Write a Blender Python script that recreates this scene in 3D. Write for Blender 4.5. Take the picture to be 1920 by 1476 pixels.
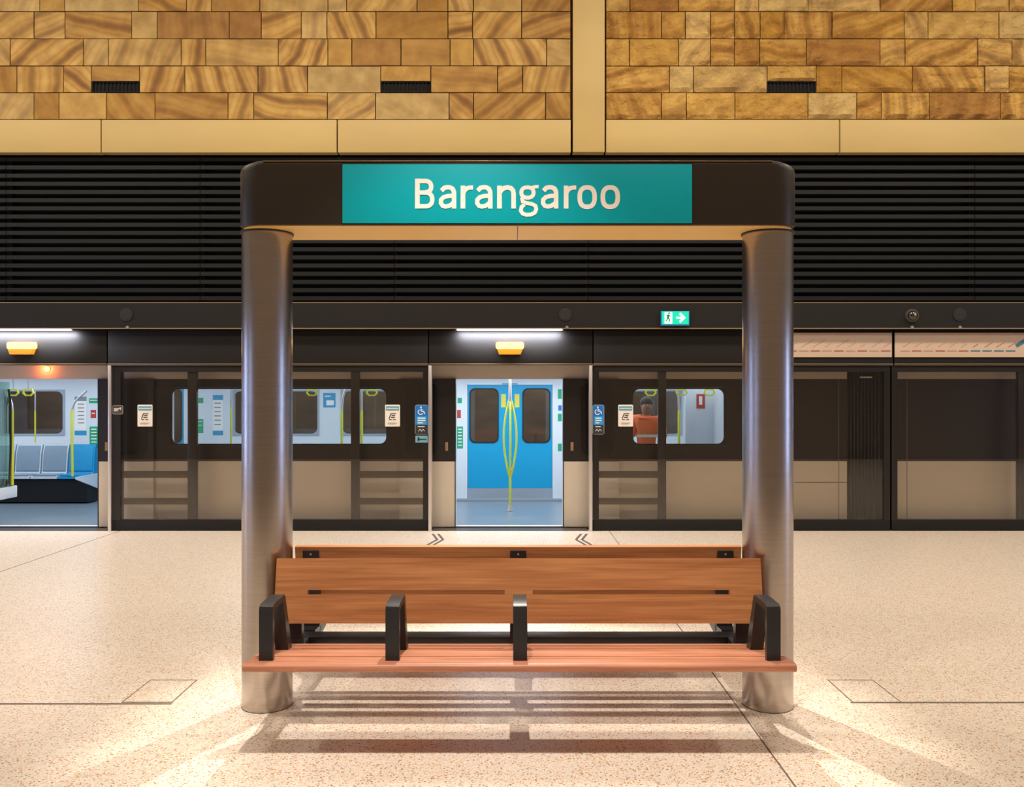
import bpy, bmesh, math, random
from mathutils import Vector, Matrix, noise
random.seed(7)
for o in list(bpy.data.objects): bpy.data.objects.remove(o)
S = bpy.context.scene; COL = S.collection
F = 1600.0; HZ = 745.0; EYE = 1.74

# ------------------------------------------------------------ camera
cd = bpy.data.cameras.new('camera'); cam = bpy.data.objects.new('camera', cd); COL.objects.link(cam)
cam.location = (0, 0, EYE); cam.rotation_euler = (math.pi/2, 0, 0)
cd.sensor_width = 36; cd.lens = 36*F/1920; cd.shift_y = 7/1920; cd.clip_start = .05
S.camera = cam
# ------------------------------------------------------------ world
w = bpy.data.worlds.new('world'); S.world = w; w.use_nodes = True
w.node_tree.nodes['Background'].inputs[0].default_value = (1, .84, .66, 1)
w.node_tree.nodes['Background'].inputs[1].default_value = .22
S.view_settings.view_transform = 'Standard'; S.view_settings.look = 'None'
S.view_settings.gamma = 1; S.view_settings.use_curve_mapping = False
S.view_settings.exposure = 0.0
# ------------------------------------------------------------ station lamps
def area(name, loc, size, power, col, tgt, sy=None, spread=180):
    l = bpy.data.lights.new(name, 'AREA'); l.energy = power; l.color = col; l.size = size
    l.shape = 'RECTANGLE' if sy else 'SQUARE'
    if sy: l.size_y = sy
    l.spread = math.radians(spread)
    o = bpy.data.objects.new(name, l); COL.objects.link(o); o.location = loc
    o.rotation_euler = (Vector(tgt)-Vector(loc)).to_track_quat('-Z', 'Y').to_euler()
    return o
def spot(name, loc, power, col, tgt, ang=60, blend=.6, r=.05):
    l = bpy.data.lights.new(name, 'SPOT'); l.energy = power; l.color = col
    l.spot_size = math.radians(ang); l.spot_blend = blend; l.shadow_soft_size = r
    o = bpy.data.objects.new(name, l); COL.objects.link(o); o.location = loc
    o.rotation_euler = (Vector(tgt)-Vector(loc)).to_track_quat('-Z', 'Y').to_euler()
    return o
WARM = (1, .89, .76); NEU = (1, .92, .82)
for x in (-12, -7.2, -2.4, 2.4, 7.2, 12):
    area('ceiling_light', (x, 7.0, 8.2), .7, 215, WARM, (x, 8.4, 0))
    area('ceiling_light', (x, 1.6, 8.2), .7, 115, WARM, (x, 3.2, 0))
for x in (-10.5, -6.3, -2.1, 2.1, 6.3, 10.5):
    area('wall_washer', (x, 7.6, 8.3), .4, 11.5, (1, .87, .57), (x, 11.3, 5.0), spread=120)
# accent downlights over the seats, one on each side of the name frame
spot('accent_light', (.0, 7.75, 6.0), 1500, NEU, (.03, 4.7, 0), 38, .45, .04)
spot('accent_light', (-.45, 2.3, 6.0), 1050, NEU, (-.15, 4.4, 0), 42, .7, .04)

# ------------------------------------------------------------ helpers
def P(px, py, D): return Vector(((px-960)*D/F, D, EYE-(py-HZ)*D/F))
def X(px, D): return (px-960)*D/F
def Z(py, D): return EYE-(py-HZ)*D/F
def lin(h):
    h = h.lstrip('#'); c = [int(h[i:i+2], 16)/255 for i in (0, 2, 4)]
    return tuple(((v/12.92) if v <= .04045 else ((v+.055)/1.055)**2.4) for v in c)+(1,)
def mat(name, col, rough=.5, metal=0, emit=None, es=0, coat=0, bump=0, bscale=60, vary=0, vscale=(6, 6, 6), spec=.5, alpha=None):
    m = bpy.data.materials.new(name); m.use_nodes = True; nt = m.node_tree; b = nt.nodes['Principled BSDF']
    c = lin(col) if isinstance(col, str) else col
    b.inputs['Base Color'].default_value = c; b.inputs['Roughness'].default_value = rough
    b.inputs['Metallic'].default_value = metal; b.inputs['Coat Weight'].default_value = coat
    b.inputs['Specular IOR Level'].default_value = spec
    if emit: b.inputs['Emission Color'].default_value = lin(emit); b.inputs['Emission Strength'].default_value = es
    if bump or vary:
        tc = nt.nodes.new('ShaderNodeTexCoord'); mp = nt.nodes.new('ShaderNodeMapping'); mp.inputs['Scale'].default_value = vscale
        nt.links.new(tc.outputs['Object'], mp.inputs[0])
    if vary:
        n = nt.nodes.new('ShaderNodeTexNoise'); n.inputs['Scale'].default_value = 1; n.inputs['Detail'].default_value = 6
        nt.links.new(mp.outputs[0], n.inputs['Vector'])
        r = nt.nodes.new('ShaderNodeValToRGB')
        r.color_ramp.elements[0].position = .3; r.color_ramp.elements[1].position = .7
        r.color_ramp.elements[0].color = tuple(v*(1-vary) for v in c[:3])+(1,)
        r.color_ramp.elements[1].color = tuple(min(1, v*(1+vary)) for v in c[:3])+(1,)
        nt.links.new(n.outputs[0], r.inputs[0]); nt.links.new(r.outputs[0], b.inputs['Base Color'])
    if bump:
        n2 = nt.nodes.new('ShaderNodeTexNoise'); n2.inputs['Scale'].default_value = bscale; n2.inputs['Detail'].default_value = 4
        nt.links.new(tc.outputs['Object'], n2.inputs['Vector'])
        bp = nt.nodes.new('ShaderNodeBump'); bp.inputs['Strength'].default_value = bump; bp.inputs['Distance'].default_value = .01
        nt.links.new(n2.outputs[0], bp.inputs['Height']); nt.links.new(bp.outputs[0], b.inputs['Normal'])
    return m
def glass(name, tint, refl=.08, rough=0.0):
    m = bpy.data.materials.new(name); m.use_nodes = True; nt = m.node_tree
    nt.nodes.remove(nt.nodes['Principled BSDF']); out = nt.nodes['Material Output']
    t = nt.nodes.new('ShaderNodeBsdfTransparent'); t.inputs[0].default_value = tint+(1,)
    g = nt.nodes.new('ShaderNodeBsdfGlossy'); g.inputs['Roughness'].default_value = rough
    f = nt.nodes.new('ShaderNodeLayerWeight'); f.inputs[0].default_value = .25
    mr = nt.nodes.new('ShaderNodeMapRange'); mr.inputs['To Min'].default_value = refl; mr.inputs['To Max'].default_value = .7
    nt.links.new(f.outputs['Fresnel'], mr.inputs[0])
    mx = nt.nodes.new('ShaderNodeMixShader'); nt.links.new(mr.outputs[0], mx.inputs[0])
    nt.links.new(t.outputs[0], mx.inputs[1]); nt.links.new(g.outputs[0], mx.inputs[2]); nt.links.new(mx.outputs[0], out.inputs[0])
    return m

class MB:
    def __init__(s): s.bm = bmesh.new(); s.mi = 0
    def _mark(s, fs):
        for f in fs: f.material_index = s.mi
    def box(s, x0, x1, y0, y1, z0, z1, bev=0, seg=2, rot=None):
        bm = s.bm; c = Vector(((x0+x1)/2, (y0+y1)/2, (z0+z1)/2))
        r = bmesh.ops.create_cube(bm, size=1)
        vs = r['verts']
        bmesh.ops.scale(bm, vec=(abs(x1-x0), abs(y1-y0), abs(z1-z0)), verts=vs)
        fs = {f for v in vs for f in v.link_faces}
        s._mark(fs)
        if bev:
            es = list({e for v in vs for e in v.link_edges})
            rr = bmesh.ops.bevel(bm, geom=es, offset=bev, segments=seg, profile=.5, affect='EDGES', clamp_overlap=True)
            s._mark(rr['faces']); vs = list({v for f in rr['faces'] for v in f.verts} | {v for v in vs if v.is_valid})
        if rot: bmesh.ops.rotate(bm, verts=vs, cent=(0, 0, 0), matrix=rot)
        bmesh.ops.translate(bm, vec=c, verts=vs)
        return s
    def poly(s, pts, axis='y', a=0, b=.01):
        """closed 2D outline extruded along an axis between a and b. pts are (x,z), (y,z) or (x,y)"""
        bm = s.bm
        def mk(p, t): return {'y': (p[0], t, p[1]), 'x': (t, p[0], p[1]), 'z': (p[0], p[1], t)}[axis]
        va = [bm.verts.new(mk(p, a)) for p in pts]; vb = [bm.verts.new(mk(p, b)) for p in pts]
        fs = [bm.faces.new(va), bm.faces.new(list(reversed(vb)))]
        n = len(pts)
        for i in range(n): fs.append(bm.faces.new((va[(i+1) % n], va[i], vb[i], vb[(i+1) % n])))
        s._mark(fs); return s
    def ring(s, outer, inner, axis='y', a=0, b=.01):
        """frame between two outlines of equal vertex count"""
        bm = s.bm
        def mk(p, t): return {'y': (p[0], t, p[1]), 'x': (t, p[0], p[1]), 'z': (p[0], p[1], t)}[axis]
        oa = [bm.verts.new(mk(p, a)) for p in outer]; ob = [bm.verts.new(mk(p, b)) for p in outer]
        ia = [bm.verts.new(mk(p, a)) for p in inner]; ib = [bm.verts.new(mk(p, b)) for p in inner]
        n = len(outer); fs = []
        for i in range(n):
            j = (i+1) % n
            fs += [bm.faces.new((oa[i], oa[j], ia[j], ia[i])), bm.faces.new((ob[j], ob[i], ib[i], ib[j])),
                   bm.faces.new((oa[j], oa[i], ob[i], ob[j])), bm.faces.new((ia[i], ia[j], ib[j], ib[i]))]
        s._mark(fs); return s
    def cyl(s, p0, p1, r0, r1=None, n=20):
        bm = s.bm; p0 = Vector(p0); p1 = Vector(p1); d = p1-p0; L = d.length
        r = bmesh.ops.create_cone(bm, cap_ends=True, segments=n, radius1=r0, radius2=r0 if r1 is None else r1, depth=L)
        q = Vector((0, 0, 1)).rotation_difference(d.normalized()).to_matrix()
        bmesh.ops.rotate(bm, verts=r['verts'], cent=(0, 0, 0), matrix=q)
        bmesh.ops.translate(bm, vec=(p0+p1)/2, verts=r['verts'])
        s._mark({f for v in r['verts'] for f in v.link_faces}); return s
    def tube(s, pts, r, n=10):
        bm = s.bm; pts = [Vector(p) for p in pts]; rings = []
        for i, p in enumerate(pts):
            t = (pts[min(i+1, len(pts)-1)]-pts[max(i-1, 0)]).normalized()
            u = t.cross(Vector((0, 1, .01))).normalized(); v = t.cross(u).normalized()
            rr = r[i] if isinstance(r, (list, tuple)) else r
            rings.append([bm.verts.new(p+u*rr*math.cos(2*math.pi*k/n)+v*rr*math.sin(2*math.pi*k/n)) for k in range(n)])
        fs = []
        for a, b in zip(rings, rings[1:]):
            for k in range(n): fs.append(bm.faces.new((a[k], a[(k+1) % n], b[(k+1) % n], b[k])))
        fs += [bm.faces.new(rings[0][::-1]), bm.faces.new(rings[-1])]
        s._mark(fs); return s
    def ribbon(s, pts, wd, axis, a, b, closed=False):
        """stroke of width wd along a 2D polyline, extruded along axis"""
        bm = s.bm; pts = [Vector(p) for p in pts]; L = []; R = []; n = len(pts)
        for i, p in enumerate(pts):
            if closed: t0 = (p-pts[i-1]).normalized(); t1 = (pts[(i+1) % n]-p).normalized()
            else:
                t0 = (p-pts[i-1]).normalized() if i else (pts[1]-p).normalized()
                t1 = (pts[i+1]-p).normalized() if i < n-1 else t0
            t = (t0+t1).normalized(); nn = Vector((-t.y, t.x)); k = 1/max(.5, abs(nn.dot(Vector((-t0.y, t0.x)))))
            L.append(p+nn*wd/2*k); R.append(p-nn*wd/2*k)
        if closed: return s.ring(L, R, axis, a, b)
        return s.poly(L+R[::-1], axis, a, b)
    def sphere(s, c, r, sx=1, sy=1, sz=1, n=16):
        bm = s.bm; q = bmesh.ops.create_uvsphere(bm, u_segments=n, v_segments=n//2+2, radius=r)
        bmesh.ops.scale(bm, vec=(sx, sy, sz), verts=q['verts']); bmesh.ops.translate(bm, vec=c, verts=q['verts'])
        s._mark({f for v in q['verts'] for f in v.link_faces}); return s
    def build(s, name, mats, parent=None, smooth=True, ang=35):
        bm = s.bm; bmesh.ops.recalc_face_normals(bm, faces=bm.faces[:])
        me = bpy.data.meshes.new(name); bm.to_mesh(me); bm.free()
        for m in (mats if isinstance(mats, (list, tuple)) else [mats]): me.materials.append(m)
        o = bpy.data.objects.new(name, me); COL.objects.link(o)
        if smooth:
            me.polygons.foreach_set('use_smooth', [True]*len(me.polygons)); me.set_sharp_from_angle(angle=math.radians(ang))
        if parent: o.parent = parent; o.matrix_parent_inverse = Matrix.Translation(-Vector(parent.location)) if False else Matrix.Identity(4)
        return o
def tag(o, label=None, cat=None, group=None, kind=None):
    if label: o['label'] = label
    if cat: o['category'] = cat
    if group: o['group'] = group
    if kind: o['kind'] = kind
    return o
def thing(name, label, cat, loc=(0, 0, 0), group=None):
    o = bpy.data.objects.new(name, None); COL.objects.link(o); o.location = loc; o.empty_display_size = .1
    return tag(o, label, cat, group)
def place(root, loc):
    """root built with children in world coordinates: move the empty to its base and shift the children back"""
    loc = Vector(loc); root.location = loc
    for c in root.children: c.location = Vector(c.location)-loc
def rrect(x0, x1, z0, z1, r, n=6):
    out = []
    for cx, cz, a0 in ((x1-r, z1-r, 0), (x0+r, z1-r, 90), (x0+r, z0+r, 180), (x1-r, z0+r, 270)):
        for k in range(n+1):
            a = math.radians(a0+90*k/n); out.append((cx+r*math.cos(a), cz+r*math.sin(a)))
    return out
def copy_tree(o, parent=None):
    c = o.copy(); COL.objects.link(c); c.parent = parent
    for ch in o.children: copy_tree(ch, c)
    return c

# ------------------------------------------------------------ materials
M = {}
M['steel'] = mat('brushed_steel', '#bdb4ac', .25, 1, vary=.05, vscale=(3, 3, 120))
_nt = M['steel'].node_tree; _b = _nt.nodes['Principled BSDF']; _b.inputs['Anisotropic'].default_value = .75
_tg = _nt.nodes.new('ShaderNodeTangent'); _tg.direction_type = 'RADIAL'; _tg.axis = 'Z'; _nt.links.new(_tg.outputs[0], _b.inputs['Tangent'])
M['emitter'] = mat('emitter_face', '#ffffff', .5, emit='#9fbcff', es=11)  # cool emission for the added panels mirrored in the columns
M['bronze'] = mat('dark_bronze_metal', '#3a342d', .42, .55)
M['soffit'] = mat('gold_soffit_metal', '#e0bb6c', .45, .1)
M['teal'] = mat('teal_sign_face', '#00aebe', .45, 0, spec=.25)
M['letter'] = mat('cream_letter', '#fffaf2', .4)
M['dark'] = mat('dark_powder_coat', '#2b2a2c', .38, .3)
M['black'] = mat('black_gloss', '#0b0b0c', .25)
M['louvre'] = mat('black_louvre_metal', '#0e0d0c', .6, 0, spec=.25)
M['void'] = mat('dark_void', '#040404', .9)
M['header'] = mat('charcoal_panel', '#171412', .6, 0, spec=.3)
M['silver'] = mat('pale_silver_post', '#cfc9c6', .3, .8)
M['goldpanel'] = mat('champagne_panel', '#b3995f', .6, 0, vary=.05, vscale=(.6, .6, 2))
M['white'] = mat('white_print', '#eceae6', .5)
M['led'] = mat('led_diffuser', '#ffffff', .5, emit='#f1f0ff', es=7)
M['amber'] = mat('amber_lens', '#ffb020', .4, emit='#ffc258', es=5)
M['amberbody'] = mat('amber_housing', '#a86a08', .4, emit='#e08a00', es=.25)
M['red'] = mat('red_lens', '#ff3010', .4, emit='#ff7a3c', es=14)
M['glass'] = glass('screen_glass', (.97, .96, .94), .04)
M['tglass'] = glass('train_glass', (.90, .94, .96), .03)
M['body'] = mat('train_silver_body', '#c6b9a5', .4, .1, vary=.03, vscale=(.4, .4, 3))
M['band'] = mat('train_dark_band', '#1c1917', .3)
M['inner'] = mat('train_white_lining', '#d6dce4', .45)
M['tfloor'] = mat('train_grey_floor', '#73828f', .35, bump=.05, vary=.06, vscale=(40, 40, 40))
M['blue'] = mat('blue_door_leaf', '#0098c8', .4)
M['kick'] = mat('kick_plate', '#b7c2cc', .3, .7)
M['yellow'] = mat('yellow_grab_pole', '#cfd23a', .35)
M['rubber'] = mat('black_rubber', '#121214', .6, bump=.2)
M['seatg'] = mat('grey_seat', '#8093a6', .6, vary=.1, vscale=(120, 120, 120))
M['seatb'] = mat('blue_seat', '#0d8fc4', .6, vary=.15, vscale=(60, 60, 60))
M['tunnel'] = mat('tunnel_concrete', '#6b5c4e', .8, bump=.4, bscale=4, vary=.3, vscale=(1, 1, 3))
M['green'] = mat('green_print', '#18a070', .5)
M['cyan'] = mat('cyan_print', '#2394c2', .5)
M['bluep'] = mat('blue_print', '#1474c4', .5)
M['ink'] = mat('black_print', '#2c2a2a', .5)
M['redp'] = mat('red_print', '#b8392e', .5)
M['grey'] = mat('grey_print', '#8f8a84', .5)
M['mapwhite'] = mat('line_map_board', '#c9b29b', .4)
M['exitg'] = mat('lit_green_sign', '#00a880', .4, emit='#08bfa0', es=.9)
M['exitw'] = mat('lit_white_symbol', '#ffffff', .4, emit='#e8ffff', es=1.3)
M['exitb'] = mat('blue_housing_glow', '#2a63a8', .4)
M['sideframe'] = mat('screen_side', '#191614', .3)
M['joint'] = mat('dark_joint', '#6d6058', .7)

def wood(name, c0, c1, c2):
    m = bpy.data.materials.new(name); m.use_nodes = True; nt = m.node_tree; b = nt.nodes['Principled BSDF']
    tc = nt.nodes.new('ShaderNodeTexCoord'); mp = nt.nodes.new('ShaderNodeMapping'); mp.inputs['Scale'].default_value = (1.1, 14, 26)
    nt.links.new(tc.outputs['Object'], mp.inputs[0])
    n = nt.nodes.new('ShaderNodeTexNoise'); n.inputs['Scale'].default_value = 1.3; n.inputs['Detail'].default_value = 8; n.inputs['Distortion'].default_value = .6
    nt.links.new(mp.outputs[0], n.inputs['Vector'])
    r = nt.nodes.new('ShaderNodeValToRGB'); e = r.color_ramp.elements
    e[0].position = .28; e[0].color = lin(c0); e[1].position = .72; e[1].color = lin(c2); k = e.new(.5); k.color = lin(c1)
    nt.links.new(n.outputs[0], r.inputs[0])
    mp2 = nt.nodes.new('ShaderNodeMapping'); mp2.inputs['Scale'].default_value = (3, 120, 160); nt.links.new(tc.outputs['Object'], mp2.inputs[0])
    n2 = nt.nodes.new('ShaderNodeTexNoise'); n2.inputs['Detail'].default_value = 3; n2.inputs['Scale'].default_value = 1; nt.links.new(mp2.outputs[0], n2.inputs['Vector'])
    mx = nt.nodes.new('ShaderNodeMix'); mx.data_type = 'RGBA'; mx.blend_type = 'MULTIPLY'; mx.inputs[0].default_value = .45
    nt.links.new(r.outputs[0], mx.inputs[6])
    r2 = nt.nodes.new('ShaderNodeValToRGB'); r2.color_ramp.elements[0].position = .35; r2.color_ramp.elements[0].color = (.62, .56, .52, 1); r2.color_ramp.elements[1].position = .6; r2.color_ramp.elements[1].color = (1, 1, 1, 1)
    nt.links.new(n2.outputs[0], r2.inputs[0]); nt.links.new(r2.outputs[0], mx.inputs[7]); nt.links.new(mx.outputs[2], b.inputs['Base Color'])
    b.inputs['Roughness'].default_value = .42
    return m
M['wood'] = wood('oiled_hardwood', '#965f38', '#ac7347', '#bc8555')
M['seatwood'] = wood('seat_hardwood', '#a1684c', '#b87a5c', '#c68c6e')

def terrazzo():
    m = bpy.data.materials.new('terrazzo'); m.use_nodes = True; nt = m.node_tree; b = nt.nodes['Principled BSDF']
    tc = nt.nodes.new('ShaderNodeTexCoord')
    def vor(scale, lo, hi, stops):
        v = nt.nodes.new('ShaderNodeTexVoronoi'); v.inputs['Scale'].default_value = scale; nt.links.new(tc.outputs['Object'], v.inputs['Vector'])
        r = nt.nodes.new('ShaderNodeValToRGB'); e = r.color_ramp.elements
        e[0].position = lo; e[0].color = (1, 1, 1, 1); e[1].position = hi; e[1].color = (0, 0, 0, 1)
        nt.links.new(v.outputs['Distance'], r.inputs[0])
        sp = nt.nodes.new('ShaderNodeSeparateColor'); nt.links.new(v.outputs['Color'], sp.inputs[0])
        cr = nt.nodes.new('ShaderNodeValToRGB'); cr.color_ramp.interpolation = 'CONSTANT'; e = cr.color_ramp.elements
        e[0].position = 0; e[0].color = lin(stops[0]); e[1].position = 1/len(stops); e[1].color = lin(stops[1])
        for i, s in enumerate(stops[2:]): k = e.new((i+2)/len(stops)); k.color = lin(s)
        nt.links.new(sp.outputs[0], cr.inputs[0])
        return r.outputs[0], cr.outputs[0]
    base = nt.nodes.new('ShaderNodeRGB'); base.outputs[0].default_value = lin('#e6dacb')
    cur = base.outputs[0]
    for sc, lo, hi, st in ((150, .3, .5, ['#e2d5c3', '#cfa878', '#f2eadf', '#a8937c', '#e6d6be', '#c4925c', '#dcd2c4']),
                           (75, .3, .42, ['#e6daca', '#bf7c3a', '#f0e7d9', '#8d7b69', '#d8bb90', '#e6dccd', '#c58a48', '#f0e8dc'])):
        f, c = vor(sc, lo, hi, st)
        mx = nt.nodes.new('ShaderNodeMix'); mx.data_type = 'RGBA'
        nt.links.new(f, mx.inputs[0]); nt.links.new(cur, mx.inputs[6]); nt.links.new(c, mx.inputs[7]); cur = mx.outputs[2]
    nt.links.new(cur, b.inputs['Base Color'])
    b.inputs['Roughness'].default_value = .33; b.inputs['Specular IOR Level'].default_value = .35
    return m
M['terrazzo'] = terrazzo()

def stone(name, bump, gain=1.0):
    m = bpy.data.materials.new(name); m.use_nodes = True; nt = m.node_tree; b = nt.nodes['Principled BSDF']
    N = nt.nodes.new; L = nt.links.new
    at = N('ShaderNodeAttribute'); at.attribute_name = 'block'; sp = N('ShaderNodeSeparateColor'); L(at.outputs['Color'], sp.inputs[0])
    tc = N('ShaderNodeTexCoord')
    off = N('ShaderNodeVectorMath'); off.operation = 'SCALE'; L(at.outputs['Color'], off.inputs[0]); off.inputs['Scale'].default_value = 37
    ad = N('ShaderNodeVectorMath'); ad.operation = 'ADD'; L(tc.outputs['Object'], ad.inputs[0]); L(off.outputs[0], ad.inputs[1])
    an = N('ShaderNodeMath'); an.operation = 'MULTIPLY'; L(sp.outputs[1], an.inputs[0]); an.inputs[1].default_value = 3.14
    vr = N('ShaderNodeVectorRotate'); vr.rotation_type = 'Y_AXIS'; L(ad.outputs[0], vr.inputs['Vector']); L(an.outputs[0], vr.inputs['Angle'])
    wv = N('ShaderNodeTexWave'); wv.inputs['Scale'].default_value = 1.1; wv.inputs['Distortion'].default_value = 5.5; wv.inputs['Detail'].default_value = 3; wv.inputs['Detail Scale'].default_value = .7
    L(vr.outputs[0], wv.inputs['Vector'])
    r = N('ShaderNodeValToRGB'); e = r.color_ramp.elements
    e[0].position = 0; e[0].color = lin('#6f4c1f'); e[1].position = 1; e[1].color = lin('#bd9a58')
    for p, c in ((.12, '#8f6424'), (.4, '#b38c48'), (.7, '#a37a38')): k = e.new(p); k.color = lin(c)
    L(wv.outputs[0], r.inputs[0])
    pl = N('ShaderNodeValToRGB'); e = pl.color_ramp.elements; e[0].color = lin('#99701f'); e[1].color = lin('#bca471'); k = e.new(.5); k.color = lin('#b08a40'); k = e.new(.2); k.color = lin('#8a5f28'); k = e.new(.75); k.color = lin('#a98f5c')
    L(sp.outputs[0], pl.inputs[0])
    mx = N('ShaderNodeMix'); mx.data_type = 'RGBA'; L(sp.outputs[2], mx.inputs[0]); L(pl.outputs[0], mx.inputs[6]); L(r.outputs[0], mx.inputs[7])
    n = N('ShaderNodeTexNoise'); n.inputs['Scale'].default_value = 5; n.inputs['Detail'].default_value = 8; L(ad.outputs[0], n.inputs['Vector'])
    r3 = N('ShaderNodeValToRGB'); r3.color_ramp.elements[0].position = .3; r3.color_ramp.elements[0].color = (.6, .52, .42, 1); r3.color_ramp.elements[1].position = .65; r3.color_ramp.elements[1].color = (1, 1, 1, 1)
    L(n.outputs[0], r3.inputs[0])
    m2 = N('ShaderNodeMix'); m2.data_type = 'RGBA'; m2.blend_type = 'MULTIPLY'; m2.inputs[0].default_value = .8; L(mx.outputs[2], m2.inputs[6]); L(r3.outputs[0], m2.inputs[7])
    m3 = N('ShaderNodeMix'); m3.data_type = 'RGBA'; m3.blend_type = 'MULTIPLY'; m3.inputs[0].default_value = 1; m3.inputs[7].default_value = (gain, gain, gain*.92, 1)
    L(m2.outputs[2], m3.inputs[6]); L(m3.outputs[2], b.inputs['Base Color']); b.inputs['Roughness'].default_value = .75
    n4 = N('ShaderNodeTexNoise'); n4.inputs['Scale'].default_value = 7 if bump > .5 else 14; n4.inputs['Detail'].default_value = 9; n4.inputs['Roughness'].default_value = .62
    L(ad.outputs[0], n4.inputs['Vector'])
    bp = N('ShaderNodeBump'); bp.inputs['Strength'].default_value = bump; bp.inputs['Distance'].default_value = .13 if bump > .5 else .02
    L(n4.outputs[0], bp.inputs['Height']); L(bp.outputs[0], b.inputs['Normal'])
    return m
M['stone_smooth'] = stone('sawn_sandstone', .3, 1.0); M['stone_rough'] = stone('split_sandstone', 1.0, 1.55)
M['mortar'] = mat('dark_mortar', '#4d3820', .9)

# ------------------------------------------------------------ SETTING: floor, walls, ceiling
WY = 11.25                                        # plane of the upper wall
f = MB(); f.box(-17, 17, -1.7, 11.22, -.2, 0)
f.mi = 1
J = lambda x0, x1, y0, y1: f.box(x0, x1, y0, y1, 0, .0012)
J(1.262, 1.270, -1.5, 11.1); J(-5.105, -5.095, -1.5, 11.1); J(7.6, 7.608, -1.5, 11.1)
J(-17, -1.93, 4.83, 4.85); J(1.93, 17, 4.85, 4.87)
f.build('floor', [M['terrazzo'], M['joint']], smooth=False)['kind'] = 'structure'
MB().box(-17, 17, -2.2, 18, 8.6, 8.8).build('ceiling', mat('ceiling_paint', '#8f8272', .8))['kind'] = 'structure'
for nm, y in (('wall_tunnel', 16.6),):
    MB().box(-17, 17, y, y+.2, -1.2, 8.6).build(nm, M['tunnel'])['kind'] = 'structure'
MB().box(-17, 17, 11.23, 16.6, -1.4, -1.2).build('floor_trackbed', M['tunnel'])['kind'] = 'structure'
# side behind the photographer: dark screens below, gold band, stone above
b = MB(); b.box(-17, 17, -1.95, -1.75, 0, 4.9); b.mi = 1; b.box(-17, 17, -1.93, -1.73, 4.9, 5.4); b.mi = 2; b.box(-17, 17, -1.95, -1.75, 5.4, 8.6)
b.build('wall_opposite', [mat('far_panels', '#85786a', .6), M['goldpanel'], mat('far_sandstone', '#b98c50', .8)])['kind'] = 'structure'

for (x0, x1, y0, y1, rz, lab) in ((-15.9, -14.5, -1.73, -1.68, 0, 'tall cool white lightbox added behind the photographer for column highlights'),
                               (-16.9, -16.85, 5.6, 7.2, 1, 'tall cool white lightbox added at the left end of the platform for column highlights'), (16.85, 16.9, 2.0, 3.6, 1, 'tall cool white lightbox added at the right end of the platform for column highlights')):
    t = thing('emitter', lab, 'light', ((x0+x1)/2, (y0+y1)/2, 0), 'unseen glowing panels added for column highlights'); hx, hy = (x1-x0)/2, (y1-y0)/2  # unseen glowing panels, added to put cool streaks on the steel columns
    MB().box(-hx, hx, -hy, hy, 0, 3.1, .01).build('housing', M['silver'], t)
    sg = 1 if x0 < 0 else -1
    if rz: MB().box(sg*hx, sg*(hx+.01), -hy+.05, hy-.05, .15, 3.0).build('lit_face', M['emitter'], t)
    else: MB().box(-hx+.05, hx-.05, hy, hy+.01, .15, 3.0).build('lit_face', M['emitter'], t)

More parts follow.
